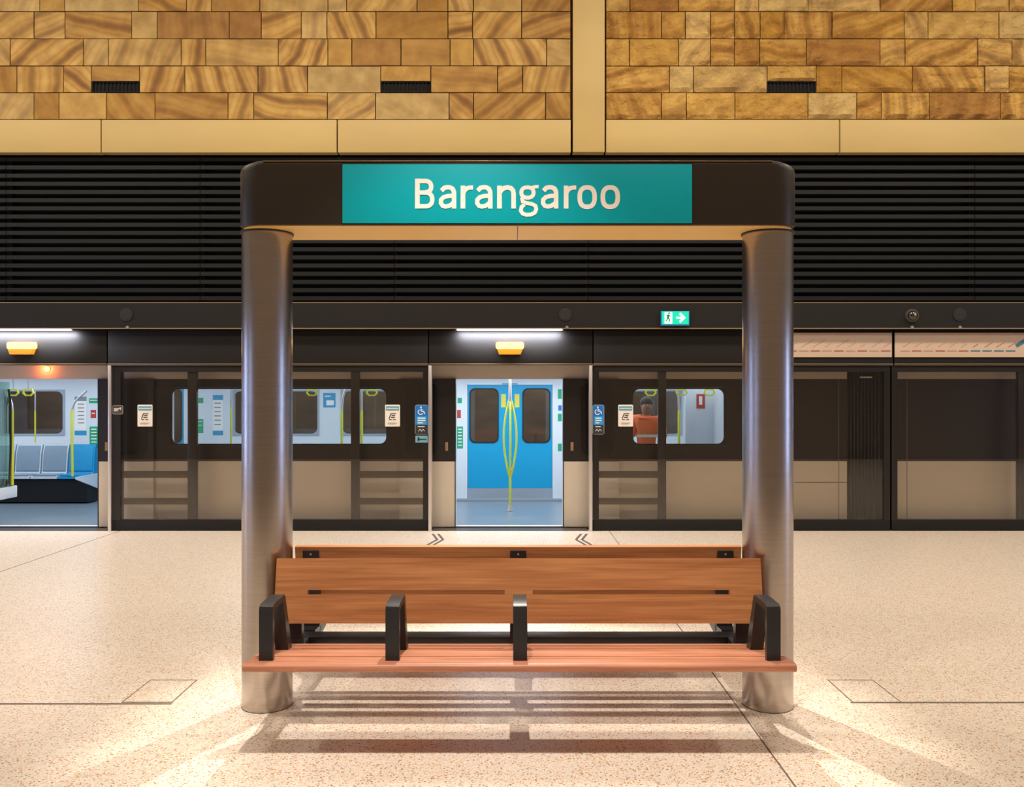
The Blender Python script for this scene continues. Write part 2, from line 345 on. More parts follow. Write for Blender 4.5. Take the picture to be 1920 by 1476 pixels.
def stonewall(name, x0, x1, rows, m, rough):
    """rows: list of (joint pixels) for visible courses from the top down"""
    bm = bmesh.new(); lay = bm.loops.layers.float_color.new('block'); rnd = random.Random(11 if rough else 5)
    ztop = [Z(y, WY) for y in (-28, 22, 73, 124, 174, 224)]
    pitch = 50.5*WY/F
    courses = []
    for i in range(5): courses.append((ztop[i], ztop[i+1], [X(p, WY) for p in rows[i]]))
    zt = ztop[0]
    while zt < 8.6:
        courses.append((zt+pitch, zt, [])); zt += pitch
    def blk(a, c, zb, zt2, vent=None):
        g = .006; y = WY-.0; col = (rnd.random(), rnd.random(), (rnd.random()**.8)*(.95 if not rough else .7), 1)
        nx = max(3, int((c-a)/.045)) if rough else 1; nz = 8 if rough else 1
        d = rnd.uniform(0, .012)
        V = [[None]*(nz+1) for _ in range(nx+1)]
        for i in range(nx+1):
            for j in range(nz+1):
                e = 0 if i in (0, nx) or j in (0, nz) else 1
                V[i][j] = bm.verts.new((a+g+(c-a-2*g)*i/nx, y-d-e*((.012+.075*abs(noise.noise(Vector(((a+g+(c-a-2*g)*i/nx)*3.2+col[0]*9, zb*2, (zb+(zt2-zb)*j/nz)*5))))+.022*noise.noise(Vector(((a+(c-a)*i/nx)*11, zb, (zb+(zt2-zb)*j/nz)*13)))+rnd.uniform(0, .006)) if rough else 0), zb+g+(zt2-zb-2*g)*j/nz))
        fs = []
        for i in range(nx):
            for j in range(nz): fs.append(bm.faces.new((V[i][j], V[i+1][j], V[i+1][j+1], V[i][j+1])))
        ring_ = [V[i][0] for i in range(nx+1)]+[V[nx][j] for j in range(1, nz+1)]+[V[i][nz] for i in range(nx-1, -1, -1)]+[V[0][j] for j in range(nz-1, 0, -1)]
        back = [bm.verts.new((v.co.x, y+.05, v.co.z)) for v in ring_]
        for k in range(len(ring_)):
            l = (k+1) % len(ring_); fs.append(bm.faces.new((ring_[l], ring_[k], back[k], back[l])))
        for q in fs:
            for lp in q.loops: lp[lay] = col
    vents = [(172, 262), (714, 808), (1438, 1530)]
    vx = [(X(a, WY), X(c, WY)) for a, c in vents]; vz = Z(153, WY)
    for zt2, zb, js in courses:
        xs = sorted(j for j in js if x0 < j < x1)
        left = xs[0] if xs else x0; right = xs[-1] if xs else x0
        while left-x0 > .9:
            left -= rnd.choice((.32, .65, .95, .45)); xs.append(left)
        while x1-right > .9:
            right += rnd.choice((.32, .65, .95, .45)); xs.append(right)
        xs = sorted([x for x in xs if x0+.05 < x < x1-.05]+[x0, x1])
        isv = abs(zb-Z(174, WY)) < .01
        if isv:
            for a, c in vx:
                if x0 < a < x1: xs = sorted([x for x in xs if not (a-.05 < x < c+.05)]+[a, c])
        for a, c in zip(xs, xs[1:]):
            if isv and any(abs(a-v[0]) < 1e-4 for v in vx): blk(a, c, vz, zt2)
            else: blk(a, c, zb, zt2)
    bmesh.ops.recalc_face_normals(bm, faces=bm.faces[:])
    me = bpy.data.meshes.new(name); bm.to_mesh(me); bm.free(); me.materials.append(m)
    o = bpy.data.objects.new(name, me); COL.objects.link(o); o['kind'] = 'structure'
    if rough: me.polygons.foreach_set('use_smooth', [False]*len(me.polygons))
    return o
rowsL = [[75, 122, 260, 350, 397, 487, 615, 650, 782, 840, 888, 978], [64, 122, 247, 295, 430, 490, 565, 613, 705, 840, 886, 978],
         [20, 157, 204, 340, 386, 522, 615, 660, 752, 844, 888, 1025], [32, 120, 166, 262, 347, 484, 577, 714, 808, 933, 980],
         [64, 111, 200, 291, 428, 476, 614, 704, 842, 888, 1023]]
rowsR = [[1181, 1272, 1377, 1422, 1515, 1650, 1785, 1828], [1240, 1285, 1332, 1377, 1425, 1470, 1560, 1695, 1740, 1873],
         [1180, 1272, 1332, 1377, 1424, 1512, 1650, 1697, 1833], [1255, 1300, 1438, 1530, 1578, 1711, 1846], [1240, 1287, 1378, 1515, 1606, 1652, 1742, 1876]]
stonewall('wall_rear_left', -14.9, X(1070, WY), rowsL, M['stone_smooth'], False)
stonewall('wall_rear_right', X(1136, WY), 14.9, rowsR, M['stone_rough'], True)
mo = MB()
mo.box(-17, 17, WY+.045, WY+.4, Z(224, WY), 8.6)
mo.build('wall_rear_backing', M['mortar'])['kind'] = 'structure'
# champagne panels and the pilaster
n = 1
edges = [-1130, -690, -249, 191.5, 633, 1071]
for a, c in list(zip(edges, edges[1:]))+[(1135, 1573), (1573, 2011), (2011, 2449), (2449, 2890)]:
    p = MB(); p.box(X(a, WY)+.008, X(c, WY)-.008, WY-.03, WY+.1, Z(287, WY), Z(226, WY), .004)
    o = p.build('trim_%d' % n, M['goldpanel']); o['kind'] = 'structure'; n += 1
o = MB().box(X(1074, WY), X(1133, WY), WY-.05, WY+.1, Z(287, WY), 8.6, .004).build('trim_%d' % n, M['goldpanel']); o['kind'] = 'structure'; n += 1
# slots in the stone
for i, (a, c) in enumerate([(172, 262), (714, 808), (1438, 1530)]):
    t = thing('air_vent', ['dark slot vent at the left end of the banded sandstone', 'dark slot vent in the banded sandstone above the teal name board', 'dark slot vent in the rough sandstone right of the pilaster'][i], 'vent', group='slot vents in the sandstone wall')
    x0, x1, z0, z1 = X(a, WY)+.004, X(c, WY)-.004, Z(174, WY)+.006, Z(153, WY)
    v = MB(); v.ring([(x0, z0), (x1, z0), (x1, z1), (x0, z1)], [(x0+.008, z0+.008), (x1-.008, z0+.008), (x1-.008, z1-.008), (x0+.008, z1-.008)], 'y', WY-.004, WY+.04)
    v.build('vent_frame', M['void'], t, False)
    g = MB(); g.box(x0+.008, x1-.008, WY+.03, WY+.044, z0+.008, z1-.008)
    k = x0+.04
    while k < x1-.02: g.box(k, k+.012, WY+.01, WY+.03, z0+.008, z1-.008); k += .05
    g.build('vent_grille', M['void'], t, False); place(t, ((x0+x1)/2, WY, z0))

# dark louvre sections
LY = 11.34
lz1, lz0 = Z(291, LY), Z(566, LY)
MB().box(-17, 17, LY+.16, LY+.3, lz0-.9, lz1+.1).build('wall_rear_plenum', M['void'])['kind'] = 'structure'
names = {-1: 'beyond the left end of the frame', 0: 'above the leftmost train doorway', 1: 'left of the steel column on the left', 2: 'crossing behind the left steel column',
         3: 'above the middle train doorway', 4: 'behind the name board right end', 5: 'right of the right steel column', 6: 'at the far right edge'}
pitch = 15.35*LY/F
for i, (a, c, lab) in enumerate([(-353, 11, 'touching the left photo edge'), (11, 375, 'above the amber beacon at far left'), (375, 739, 'crossing behind the left steel column'), (739, 1103, 'behind the station name board, above the middle doorway'),
                            (1103, 1466, 'above the green exit sign'), (1466, 1828, 'above the dome camera, right of the steel column'), (1828, 2192, 'touching the right photo edge')]):
    m = MB(); x0, x1 = X(a, LY)+.004, X(c, LY)-.004
    z = lz0+.02
    while z < lz1-.02:
        m.poly([(LY, z), (LY+.004, z+.052), (LY+.05, z+.064), (LY+.09, z+.03), (LY+.012, z-.002)], 'x', x0, x1); z += pitch
    m.box(x0, x0+.03, LY+.09, LY+.13, lz0, lz1); m.box(x1-.03, x1, LY+.09, LY+.13, lz0, lz1)
    o = m.build('louvre_panel', M['louvre'], smooth=False)
    tag(o, 'black horizontal louvre section '+lab, 'louvre', 'louvre sections above the platform doors')

# ------------------------------------------------------------ fascia and screen header
FY = 10.95
fb = MB(); fz0, fz1 = Z(617, FY), Z(567, FY)
fb.box(-17, 17, FY, 11.5, fz0, fz1, .006); fb.mi = 1
fb.box(-17, 17, FY-.012, FY, fz0-.0, fz0+.014); fb.box(-17, 17, FY-.004, FY+.01, fz1-.008, fz1+.002)
fb.build('trim_20', [M['header'], mat('fascia_edge', '#b09a78', .35, .7)], smooth=False)['kind'] = 'structure'
HY = 11.08
hz0, hz1 = Z(681, HY), fz0-.003
lbl = ['far left over the first doorway with an amber beacon', 'left, over the glass screen between the two doorways', 'middle, over the centre doorway with an amber beacon', 'over the glass screen right of the centre doorway', 'far right carrying the wider line map board']
for (a, c), lb in zip([(-330, 200), (202, 802), (804, 1111), (1113, 1674), (1677, 2400)], lbl):
    h = MB(); h.box(X(a, HY), X(c, HY), HY, 11.4, hz0, hz1, .006); h.mi = 1
    h.box(X(a, HY), X(c, HY), HY-.003, HY+.02, hz0-.03, hz0-.002, .002)
    o = h.build('header_panel', [M['header'], mat('header_lip', '#6b5c4a', .35, .7)])
    tag(o, 'charcoal header panel '+lb, 'panel', 'header panels over the platform doors')
# LED strips under the fascia over each doorway
for (a, c), lb in (((-70, 133), 'white LED strip under the fascia at far left'), ((857, 1054), 'white LED strip under the fascia above the centre doorway')):
    x0, x1 = X(a, FY), X(c, FY)
    t = thing('strip_light', lb, 'light', group='strip lights above the doorways')
    MB().box(x0, x1, FY+.0, FY+.05, fz0-.017, fz0-.001, .003).build('diffuser', M['led'], t)
    for q0, q1 in ((x0-.02, x0-.001), (x1+.001, x1+.02)): MB().box(q0, q1, FY, FY+.05, fz0-.017, fz0-.001).build('end_cap', M['silver'], t)
    place(t, ((x0+x1)/2, FY, fz0)); 
    area('strip_light_glow', ((x0+x1)/2, FY+.035, fz0-.03), x1-x0, 42, (.84, .88, 1), ((x0+x1)/2, FY+.8, 0), .04)
# amber beacons
for px, lb in ((44, 'amber beacon glowing above the far left doorway'), (956, 'amber beacon glowing above the centre doorway')):
    t = thing('beacon', lb, 'light', group='amber beacons over the doorways')
    x = X(px, HY); z0, z1 = Z(659, HY), Z(642, HY)
    MB().poly(rrect(x-.18, x+.18, Z(655, HY), z1, .03), 'y', HY-.065, HY-.004).build('lens', M['amber'], t)
    MB().poly([(x-.165, Z(655, HY)), (x+.165, Z(655, HY)), (x+.14, Z(665, HY)), (x-.14, Z(665, HY))], 'y', HY-.07, HY-.004).build('housing', M['amberbody'], t)
    place(t, (x, HY, z0)); area('beacon_glow', (x, HY-.08, z1), .3, 1.0, (1, .6, .1), (x, HY-1, z1-.2), .05)
# exit sign
t = thing('exit_sign', 'lit green exit sign with running figure and right arrow on the dark fascia', 'sign')
ey = FY-.05; x0, x1, z0, z1 = X(1239, ey), X(1293, ey), Z(611, ey), Z(583, ey)
MB().box(x0, x1, ey, FY, z0, z1, .006).build('housing', M['exitb'], t)
MB().box(x0+.012, x1-.012, ey-.006, ey+.002, z0+.018, z1-.008).build('face', M['exitg'], t)
s = MB(); ya, yb = ey-.012, ey-.006
s.box(X(1246, ey), X(1260, ey), ya, yb, Z(607, ey), Z(586, ey))
ax, az = X(1276, ey), Z(596, ey)
s.build('door_symbol', M['exitw'], t, False)
s = MB(); s.box(ax-.055, ax+.01, ya, yb, az-.012, az+.012); s.ribbon([(ax-.01, az+.055), (ax+.045, az), (ax-.01, az-.055)], .026, 'y', ya, yb)
s.build('arrow', M['exitw'], t, False)
s = MB(); cx, cz = X(1252.5, ey), Z(596, ey)
s.sphere((cx+.012, ya-.001, cz+.054), .014, sy=.4, n=8)
s.ribbon([(cx+.008, cz+.038), (cx-.006, cz)], .026, 'y', ya-.003, ya); s.ribbon([(cx-.006, cz), (cx+.018, cz-.02), (cx+.008, cz-.055)], .016, 'y', ya-.003, ya)
s.ribbon([(cx-.006, cz), (cx-.016, cz-.03), (cx-.034, cz-.04)], .015, 'y', ya-.003, ya); s.ribbon([(cx+.006, cz+.032), (cx+.03, cz+.015)], .012, 'y', ya-.003, ya); s.ribbon([(cx+.004, cz+.032), (cx-.025, cz+.02)], .012, 'y', ya-.003, ya)
s.build('running_figure', M['green'], t, False); place(t, ((x0+x1)/2, FY, z0))
# speakers, dome camera, sensors
for px, lb in ((237, 'round dark speaker on the fascia at left'), (1060, 'round dark speaker on the fascia above the centre doorway'), (1799, 'round dark speaker on the fascia right of the dome camera')):
    x, z = X(px, FY), Z(590, FY)
    t = thing('speaker', lb, 'speaker', group='round speakers on the fascia')
    MB().cyl((x, FY, z), (x, FY-.012, z), .088, .084, 32).build('rim', mat('speaker_rim', '#1f1c1a', .5), t)
    MB().cyl((x, FY-.012, z), (x, FY-.017, z), .072, .066, 32).build('grille', mat('speaker_grille', '#1a1816', .7, bump=.6, bscale=300), t); place(t, (x, FY, z-.09))
t = thing('dome_camera', 'round dome security camera with shiny dark dome on the fascia', 'camera'); x, z = X(1709, FY), Z(592, FY)
MB().cyl((x, FY, z), (x, FY-.03, z), .088, .082, 32).build('mount_ring', mat('camera_ring', '#6a655e', .35, .7), t)
MB().sphere((x, FY-.03, z), .066, sy=.8, n=24).build('dome', mat('smoked_dome', '#15120f', .08, coat=1), t)
MB().sphere((x+.012, FY-.078, z+.006), .02, n=12).build('lens', mat('camera_lens', '#a89c8c', .2, .8), t); place(t, (x, FY, z-.09))
for px, lb in ((240, 'below the left speaker'), (1063, 'below the middle speaker'), (1709, 'below the dome camera'), (1799, 'below the right speaker')):
    x, z = X(px, FY), Z(614, FY)
    tag(MB().cyl((x, FY-.012, z), (x, FY-.03, z), .022, .016, 12).build('sensor', M['silver']), 'tiny white sensor at the fascia edge '+lb, 'sensor', 'small sensors on the fascia edge')
# line map boards
def linemap(a, c, ticks, label, teal=None):
    my = HY-.02; x0, x1 = X(a, my), X(c, my); z0, z1 = Z(670, my), Z(624, my)
    t = thing('line_map', label, 'sign', group='line map boards')
    MB().box(x0, x1, my, HY-.004, z0, z1, .003).build('board', M['mapwhite'], t)
    mats = [mat('map_line_grey', '#b08f84', .5), mat('map_line_red', '#a5605a', .5), mat('map_line_teal', '#3f6f7c', .5)]
    g = MB(); x = X(ticks[0], my); step = 22*my/F; k = 0
    rnd = random.Random(int(a))
    while x < x1-.1 and x < X(ticks[1], my):
        tl = teal and x > X(teal, my)
        g.mi = 2 if tl else (1 if k % 2 else 0)
        g.box(x, x+step*.8, my-.003, my, Z(659.5, my), Z(657, my)-.0)
        ln = rnd.choice((.07, .1, .1, .16)); g.mi = 1 if tl else 0
        g.ribbon([(x+.03, Z(651, my)), (x+.03+ln, Z(651, my)+ln*.6)], .007, 'y', my-.003, my)
        x += step; k += 1
    if teal:
        g.mi = 2; g.ribbon([(X(1905, my), Z(649, my)), (X(1930, my), Z(634, my))], .05, 'y', my-.003, my)
    g.build('printed_lines', mats, t, False); place(t, ((x0+x1)/2, HY, z0))
linemap(1400, 1672.5, (1410, 1668), 'cream line map board with pale lines just right of the steel column')
linemap(1678, 2120, (1688, 1900), 'cream line map board with darker teal line at the right edge', 1798)

# ------------------------------------------------------------ platform screens
SY = 11.10; SY1 = 11.20
st = hz0-.03
def screen(label, x0, x1, mull, rails, lw, rw, group='glass platform screens'):
    t = thing('platform_screen', label, 'screen', group=group)
    z0, zb, zt = 0.0, Z(975, SY), Z(697, SY)
    m = MB(); m.box(x0, x1, SY, SY1, z0, zb, .004); m.box(x0, x1, SY, SY1, zt, st-.001, .004)
    m.build('frame', M['header'], t)
    for q0, q1 in ((x0, x0+lw), (x1-rw, x1)): MB().box(q0, q1, SY+.002, SY1-.002, zb, zt).build('side_frame', M['sideframe'], t)
    for a, c in mull: MB().box(a, c, SY+.03, SY1-.01, zb, zt, .003).build('mullion', mat('screen_mullion', '#1b1714', .3), t)
    for (a, c) in rails:
        for (p, q) in ((884, 897), (935, 947)):
            MB().box(a, c, SY+.035, SY+.08, Z(q, SY), Z(p, SY), .004).build('cross_rail', mat('screen_rail', '#4a4034', .35, .4), t)
        mid = (a+c)/2+.18
    MB().box(x0+lw, x1-rw, SY+.012, SY+.024, zb, zt).build('glass_pane', M['glass'], t, False)
    place(t, ((x0+x1)/2, SY, 0)); return t
xs = lambda p: X(p, SY)
screen('glass platform screen left of the centre doorway, crossed by the left steel column', xs(210), xs(803), [(xs(350), xs(367)), (xs(657), xs(673))], [(xs(226), xs(350)), (xs(673), xs(796))], xs(226)-xs(210), xs(803)-xs(793))
screen('glass platform screen right of the centre doorway, crossed by the right steel column', xs(1112), xs(1669), [(xs(1235), xs(1250))], [(xs(1123), xs(1235))], xs(1123)-xs(1112), xs(1669)-xs(1657))
screen('glass platform screen at the right edge, below the teal line map', xs(1672), xs(2270), [(xs(1912), xs(1926))], [], xs(1683)-xs(1672), .1)
screen('glass platform screen beyond the far left doorway', xs(-690), xs(-107), [(xs(-560), xs(-543)), (xs(-250), xs(-234))], [], .1, .1)
# silver door posts
for px, lb in ((207, 'thin silver door post right of the far left doorway'), (806.5, 'thin silver door post on the left side of the centre doorway'), (1107.5, 'thin silver door post on the right side of the centre doorway')):
    tag(MB().box(xs(px-3), xs(px+3), SY-.03, SY+.1, 0, st-.001, .004).build('door_post', M['silver']), lb, 'post', 'silver posts of the platform doors')
# platform edge threshold in the doorways
for a, c, k in ((-120, 203, 31), (810, 1103, 32)):
    MB().box(xs(a), xs(c), SY, 11.34, -.06, .003).build('trim_%d' % k, mat('threshold', '#4f4a45', .4, .5))['kind'] = 'structure'

# ------------------------------------------------------------ TRAIN
TY = 11.42; TI = 11.54; TF = 14.35; TO = 14.5
train = thing('train', 'silver and black metro train standing behind the platform screens', 'train')
tx = lambda p: X(p, TY)
DOORS = [(-6.95, -5.52), (-.751, .68)]; ZD = 1.985
WZ0, WZ1 = Z(835, TY), Z(727, TY)
def side(y0, y1, x0, x1, doors, wins, name, parent, outer=True):
    """bodyside wall with real openings; lower skin, dark band, cantrail"""
    zb, zl = -.9, Z(865, TY)
    m = MB(); segs = []; cur = x0
    for a, c in doors: segs.append((cur, a)); cur = c
    segs.append((cur, x1))
    for a, c in segs:
        m.mi = 0; m.box(a, c, y0, y1, zb, zl)
        m.mi = 1 if outer else 0
        ws = [w_ for w_ in wins if a < w_[0] and w_[1] < c]; k = a
        for wa, wc in ws:
            m.box(k, wa, y0+.001, y1-.001, zl, ZD); k = wc
            m.box(wa, wc, y0+.001, y1-.001, zl, WZ0); m.box(wa, wc, y0+.001, y1-.001, WZ1, ZD)
        m.box(k, c, y0+.001, y1-.001, zl, ZD)
    for a, c in doors: m.mi = 0; m.box(a, c, y0, y1, zb, -.02)
    m.mi = 0
    m.box(x0, x1, y0, y1, ZD, ZD+.22); m.mi = 1 if outer else 0; m.box(x0, x1, y0, y1, ZD+.22, 2.8)
    return m.build(name, [M['body'], M['band']] if outer else [M['inner'], M['inner']], parent, False)
C0, C1 = -11.5, tx(1588)
WIN = [(-9.9, -8.0+0.3), (tx(320), tx(727)), (tx(1184), tx(1360))]
WIN = [(-9.9, -7.75), (tx(320), tx(727)), (tx(1184), tx(1360))]
side(TY, TY+.05, C0, C1, DOORS, WIN, 'body_side', train)
side(TY+.051, TI, C0, C1, DOORS, WIN, 'inner_side_lining', train, False)
FW = [(-10.4, -8.7+.03), (-8.63, -7.52), (-4.70, -3.24), (-2.88, -1.75), (1.55, 2.86)]
FW = [(-10.4, -8.9), (-8.63, -7.52), (-4.70, -3.24), (-2.88, -1.75), (1.55, 2.86)]
side(TF, TO, C0, C1, DOORS, FW, 'far_side_lining', train, False)
m = MB(); m.box(C0, C1, TY+.0, TO, -.12, -.005); m.build('car_floor', M['tfloor'], train)
MB().box(C0, C1, TI, TF, 2.16, 2.2).build('car_ceiling', M['inner'], train)
MB().box(C0, C1, TY+.05, TO, 2.8, 2.88).build('roof', M['band'], train)
for a, c in DOORS:
    MB().box(a-.05, c+.05, TY-.06, TY+.02, -.04, .012, .004).build('door_sill', mat('sill', '#1a1918', .5), train)
    MB().box(a, c, TY+.02, TY+.1, -.004, .014, .003).build('sill_edge', mat('sill_edge', '#d8dde0', .4), train)
# window panes with black rounded surrounds
for i, (a, c) in enumerate(WIN):
    pn = MB().box(a+.001, c-.001, TY+.012, TY+.02, WZ0+.001, WZ1-.001).build('window_pane', M['tglass'], train, False)
    n_ = 6
    MB().ring([(c-.001, WZ1-.001)]*(n_+1)+[(a+.001, WZ1-.001)]*(n_+1)+[(a+.001, WZ0+.001)]*(n_+1)+[(c-.001, WZ0+.001)]*(n_+1),
              rrect(a+.02, c-.02, WZ0+.02, WZ1-.02, .09, n_), 'y', TY-.004, TY+.011).build('window_surround', M['black'], train, False)
for a, c in FW:
    z0, z1 = WZ0-.03, WZ1
    MB().box(a+.001, c-.001, TO-.05, TO-.042, WZ0, WZ1).build('far_window_pane', M['tglass'], train, False)
    MB().ring([(c, WZ1)]*7+[(a, WZ1)]*7+[(a, WZ0)]*7+[(c, WZ0)]*7, rrect(a+.03, c-.03, WZ0+.03, WZ1-.03, .1, 6), 'y', TF-.012, TF).build('far_window_surround', mat('far_surround', '#9aa6b4', .4), train, False)
# exterior door leaves slid open over the bodyside
def leaf(x0, x1, inner):
    y0, y1 = TY-.05, TY-.004; zl = Z(865, TY); d = 1 if inner == 'r' else -1
    m = MB(); m.mi = 0; m.box(x0, x1, y0, y1, .015, zl); m.mi = 1; m.box(x0, x1, y0, y1, zl, ZD+.0)
    o = m.build('door_leaf', [M['body'], M['band']], train, False)
    # window offset towards the far edge of the leaf
    if inner == 'r': wa, wc = x0+.08, x1-.24
    else: wa, wc = x0+.24, x1-.08
    MB().poly(rrect(wa, wc, Z(852, TY), Z(720, TY), .09), 'y', y0-.006, y0).build('leaf_window', M['black'], o)
    bx = (x1-.12) if inner == 'r' else (x0+.12)
    MB().box(bx-.02, bx+.02, y0-.012, y0, Z(845, TY), Z(829, TY), .004).build('door_button', mat('door_button', '#8d6f52', .4), o)
    MB().box(x1-.012 if inner == 'r' else x0, x1 if inner == 'r' else x0+.012, y0-.004, y1, .015, ZD, .002).build('edge_seal', M['rubber'], o)
leaf(-1.50, -.751, 'r'); leaf(.68, 1.43, 'l'); leaf(-5.52, -4.78, 'l'); leaf(-7.69, -6.95, 'r')
# far side doors
for a, c in DOORS:
    mid = (a+c)/2
    for s_, (p, q) in enumerate(((a+.006, mid-.004), (mid+.004, c-.006))):
        z0, z1 = .21, 1.95
        if s_ == 0: wa, wc = a+.05, a+.05+.46
        else: wa, wc = c-.05-.44, c-.05
        wz0, wz1 = Z(829, TF), Z(730, TF)
        o = MB().ring([(q, z1)]*7+[(p, z1)]*7+[(p, z0)]*7+[(q, z0)]*7, rrect(wa, wc, wz0, wz1, .09, 6), 'y', TF+.01, TF+.06).build('far_door_leaf', M['blue'], train, False)
        MB().ring(rrect(wa-.018, wc+.018, wz0-.018, wz1+.018, .1, 6), rrect(wa+.004, wc-.004, wz0+.004, wz1-.004, .09, 6), 'y', TF, TF+.012).build('window_gasket', M['rubber'], o, False)
        MB().box(wa, wc, TF+.03, TF+.036, wz0, wz1).build('pane', M['tglass'], o, False)
        MB().box(p, q, TF+.004, TF+.06, .03, .209).build('kick_plate', M['kick'], o, False)
        sx = mid-.108 if s_ == 0 else mid+.12
        MB().box(sx-.04, sx+.04, TF+.006, TF+.01, Z(764, TF), Z(739, TF)).build('yellow_notice', mat('yellow_notice', '#d9cc4a', .5), o, False)
    MB().box(a-.02, c+.02, TF-.03, TF+.06, 1.95, 1.985).build('door_lintel', mat('door_lintel', '#d6dde4', .4), train)
    MB().box(mid-.13, mid+.13, TF-.036, TF-.031, 1.957, 1.972).build('lintel_label', M['cyan'], train)
    MB().box(a-.3, c+.3, TF-.02, TF, .0, .04).build('far_sill', mat('far_sill', '#aebac4', .4, .5), train)
# ceiling lamps of the car
for y in (12.15, 13.75):
    m = MB(); m.box(C0+.3, C1-.3, y-.08, y+.08, 2.135, 2.158, .004); m.build('lamp_strip', mat('train_lamp', '#ffffff', .5, emit='#dfeeff', es=3), train)
for x in (-8.6, -6.2, -3.6, -1.4, 0, 1.6, 3.4):
    a_ = area('train_light', (x, 12.95, 2.12), 1.6, 27, (.88, .95, 1), (x, 12.95, 0), 1.5)
for x in (-8, -3, 0.5, 5): area('tunnel_fill', (x, 15.2, 3.6), .4, 50, (.95, .85, .8), (x, 16.6, 1.0))  # added fill that brightens the tunnel wall behind the far windows
# end bulkhead inside the car (white) behind the short window
m = MB(); m.box(2.98, 3.04, 12.0, TF, 0, 2.16); m.build('end_partition', M['inner'], train)
m = MB(); m.box(X(1318-33, 12.6), X(1362, 12.1), 12.6, 12.64, 0, 2.16); 
m.build('equipment_cabinet', M['inner'], train)
MB().box(X(1306, 12.59), X(1322, 12.59), 12.592, 12.599, Z(766, 12.59), Z(739, 12.59)).build('extinguisher_sign', M['redp'], train)
MB().box(X(1311, 12.58), X(1317, 12.58), 12.588, 12.592, Z(759, 12.59), Z(743, 12.59)).build('extinguisher_symbol', M['white'], train)
# seats along the far wall
def seat_unit(x, blue, w=.445):
    y1 = TF-.02; o = MB()
    o.poly([(y1, .95), (y1-.05, .95), (y1-.10, .80), (y1-.13, .5), (y1-.16, .455), (y1-.42, .46), (y1-.45, .44), (y1-.45, .41), (y1-.06, .39), (y1, .5)], 'x', x+.012, x+w-.012)
    ob = o.build('seat', mat('seat_shell', '#c3cfdb', .4) if not blue else M['seatb'], train)
    c = MB(); c.poly([(y1-.062, .93), (y1-.112, .80), (y1-.142, .52), (y1-.128, .5), (y1-.095, .80), (y1-.045, .93)], 'x', x+.035, x+w-.035); c.build('back_cushion', M['seatb'] if blue else M['seatg'], ob)
    c = MB(); c.box(x+.03, x+w-.03, y1-.44, y1-.17, .452, .478, .008); c.build('seat_cushion', M['seatb'] if blue else M['seatg'], ob)
for k in range(5): seat_unit(-6.95-.445*(k+1), k == 0)
for k in range(6): seat_unit(-4.75+.46*k, k == 5)
for a, c in ((-9.2, -6.95), (-4.78, -1.95)):
    m = MB(); m.poly([(TF-.02, .385), (TF-.42, .385), (TF-.36, .02), (TF-.02, .02)], 'x', a, c); m.build('seat_plinth', M['rubber'], train)
# end cap of the seat row beside the door
m = MB(); m.poly([(TF-.02, .47), (TF-.78, .47), (TF-.78, .43), (TF-.02, .2)], 'x', -6.945, -6.92); m.build('seat_end_panel', M['inner'], train)
# posters beside the doors
def poster(name, px0, px1, py0, py1, base, rows, mt=None):
    y = TF-.004; o = MB().box(X(px0, y), X(px1, y), y, TF-.0005, Z(py1, y), Z(py0, y)).build(name, base, train, False)
    g = MB()
    for (a, c, d, e) in rows: g.box(X(a, y), X(c, y), y-.003, y, Z(e, y), Z(d, y))
    if rows: g.build('print', mt or M['ink'], o, False)
poster('map_poster', 140, 162, 752, 807.5, M['white'], [(146, 158, 757+i*7, 759+i*7) for i in range(6)], M['grey'])
poster('map_poster_foot', 140, 162, 808, 816, M['cyan'], [])
poster('map_poster_head', 140, 162, 744, 752, mat('dim_print', '#7f8c92', .5), [])
poster('door_notice', 167, 184, 747, 756, M['green'], [(169, 182, 750, 751.5)], M['white'])
poster('door_notice', 170, 180, 769, 784, M['redp'], [(172, 178, 774, 776)], M['white'])
poster('door_notice', 168, 184, 800, 841, M['green'], [(171, 181, 804+i*6, 806+i*6) for i in range(6)], M['white'])
poster('door_notice', 858, 866, 746, 756, M['green'], []); poster('door_notice', 857, 864, 769, 784, M['redp'], []); poster('door_notice', 857, 868, 800, 841, M['green'], [(859, 866, 804+i*6, 806+i*6) for i in range(6)], M['white'])
poster('door_notice', 1046, 1053, 730, 748, M['green'], []); poster('door_notice', 1047, 1053, 760, 770, M['bluep'], []); poster('door_notice', 1046, 1053, 776, 790, M['green'], []); poster('door_notice', 1046, 1053, 832, 846, M['green'], [])
poster('door_notice', 370, 381, 746, 756, M['green'], []); poster('door_notice', 370, 381, 786, 812, M['green'], [(372, 379, 790, 791), (372, 379, 797, 798)], M['white'])
poster('map_poster', 399, 418, 750.5, 807.5, M['white'], [(402, 414, 755+i*8, 757+i*8) for i in range(6)], M['grey'])
poster('map_poster_head', 399, 418, 741, 750, M['cyan'], []); poster('map_poster_foot', 399, 418, 808, 816, M['cyan'], [])
poster('blue_poster', 606, 629, 737, 764, M['cyan'], [(609, 620, 742, 744), (612, 626, 751, 760)], M['white'])
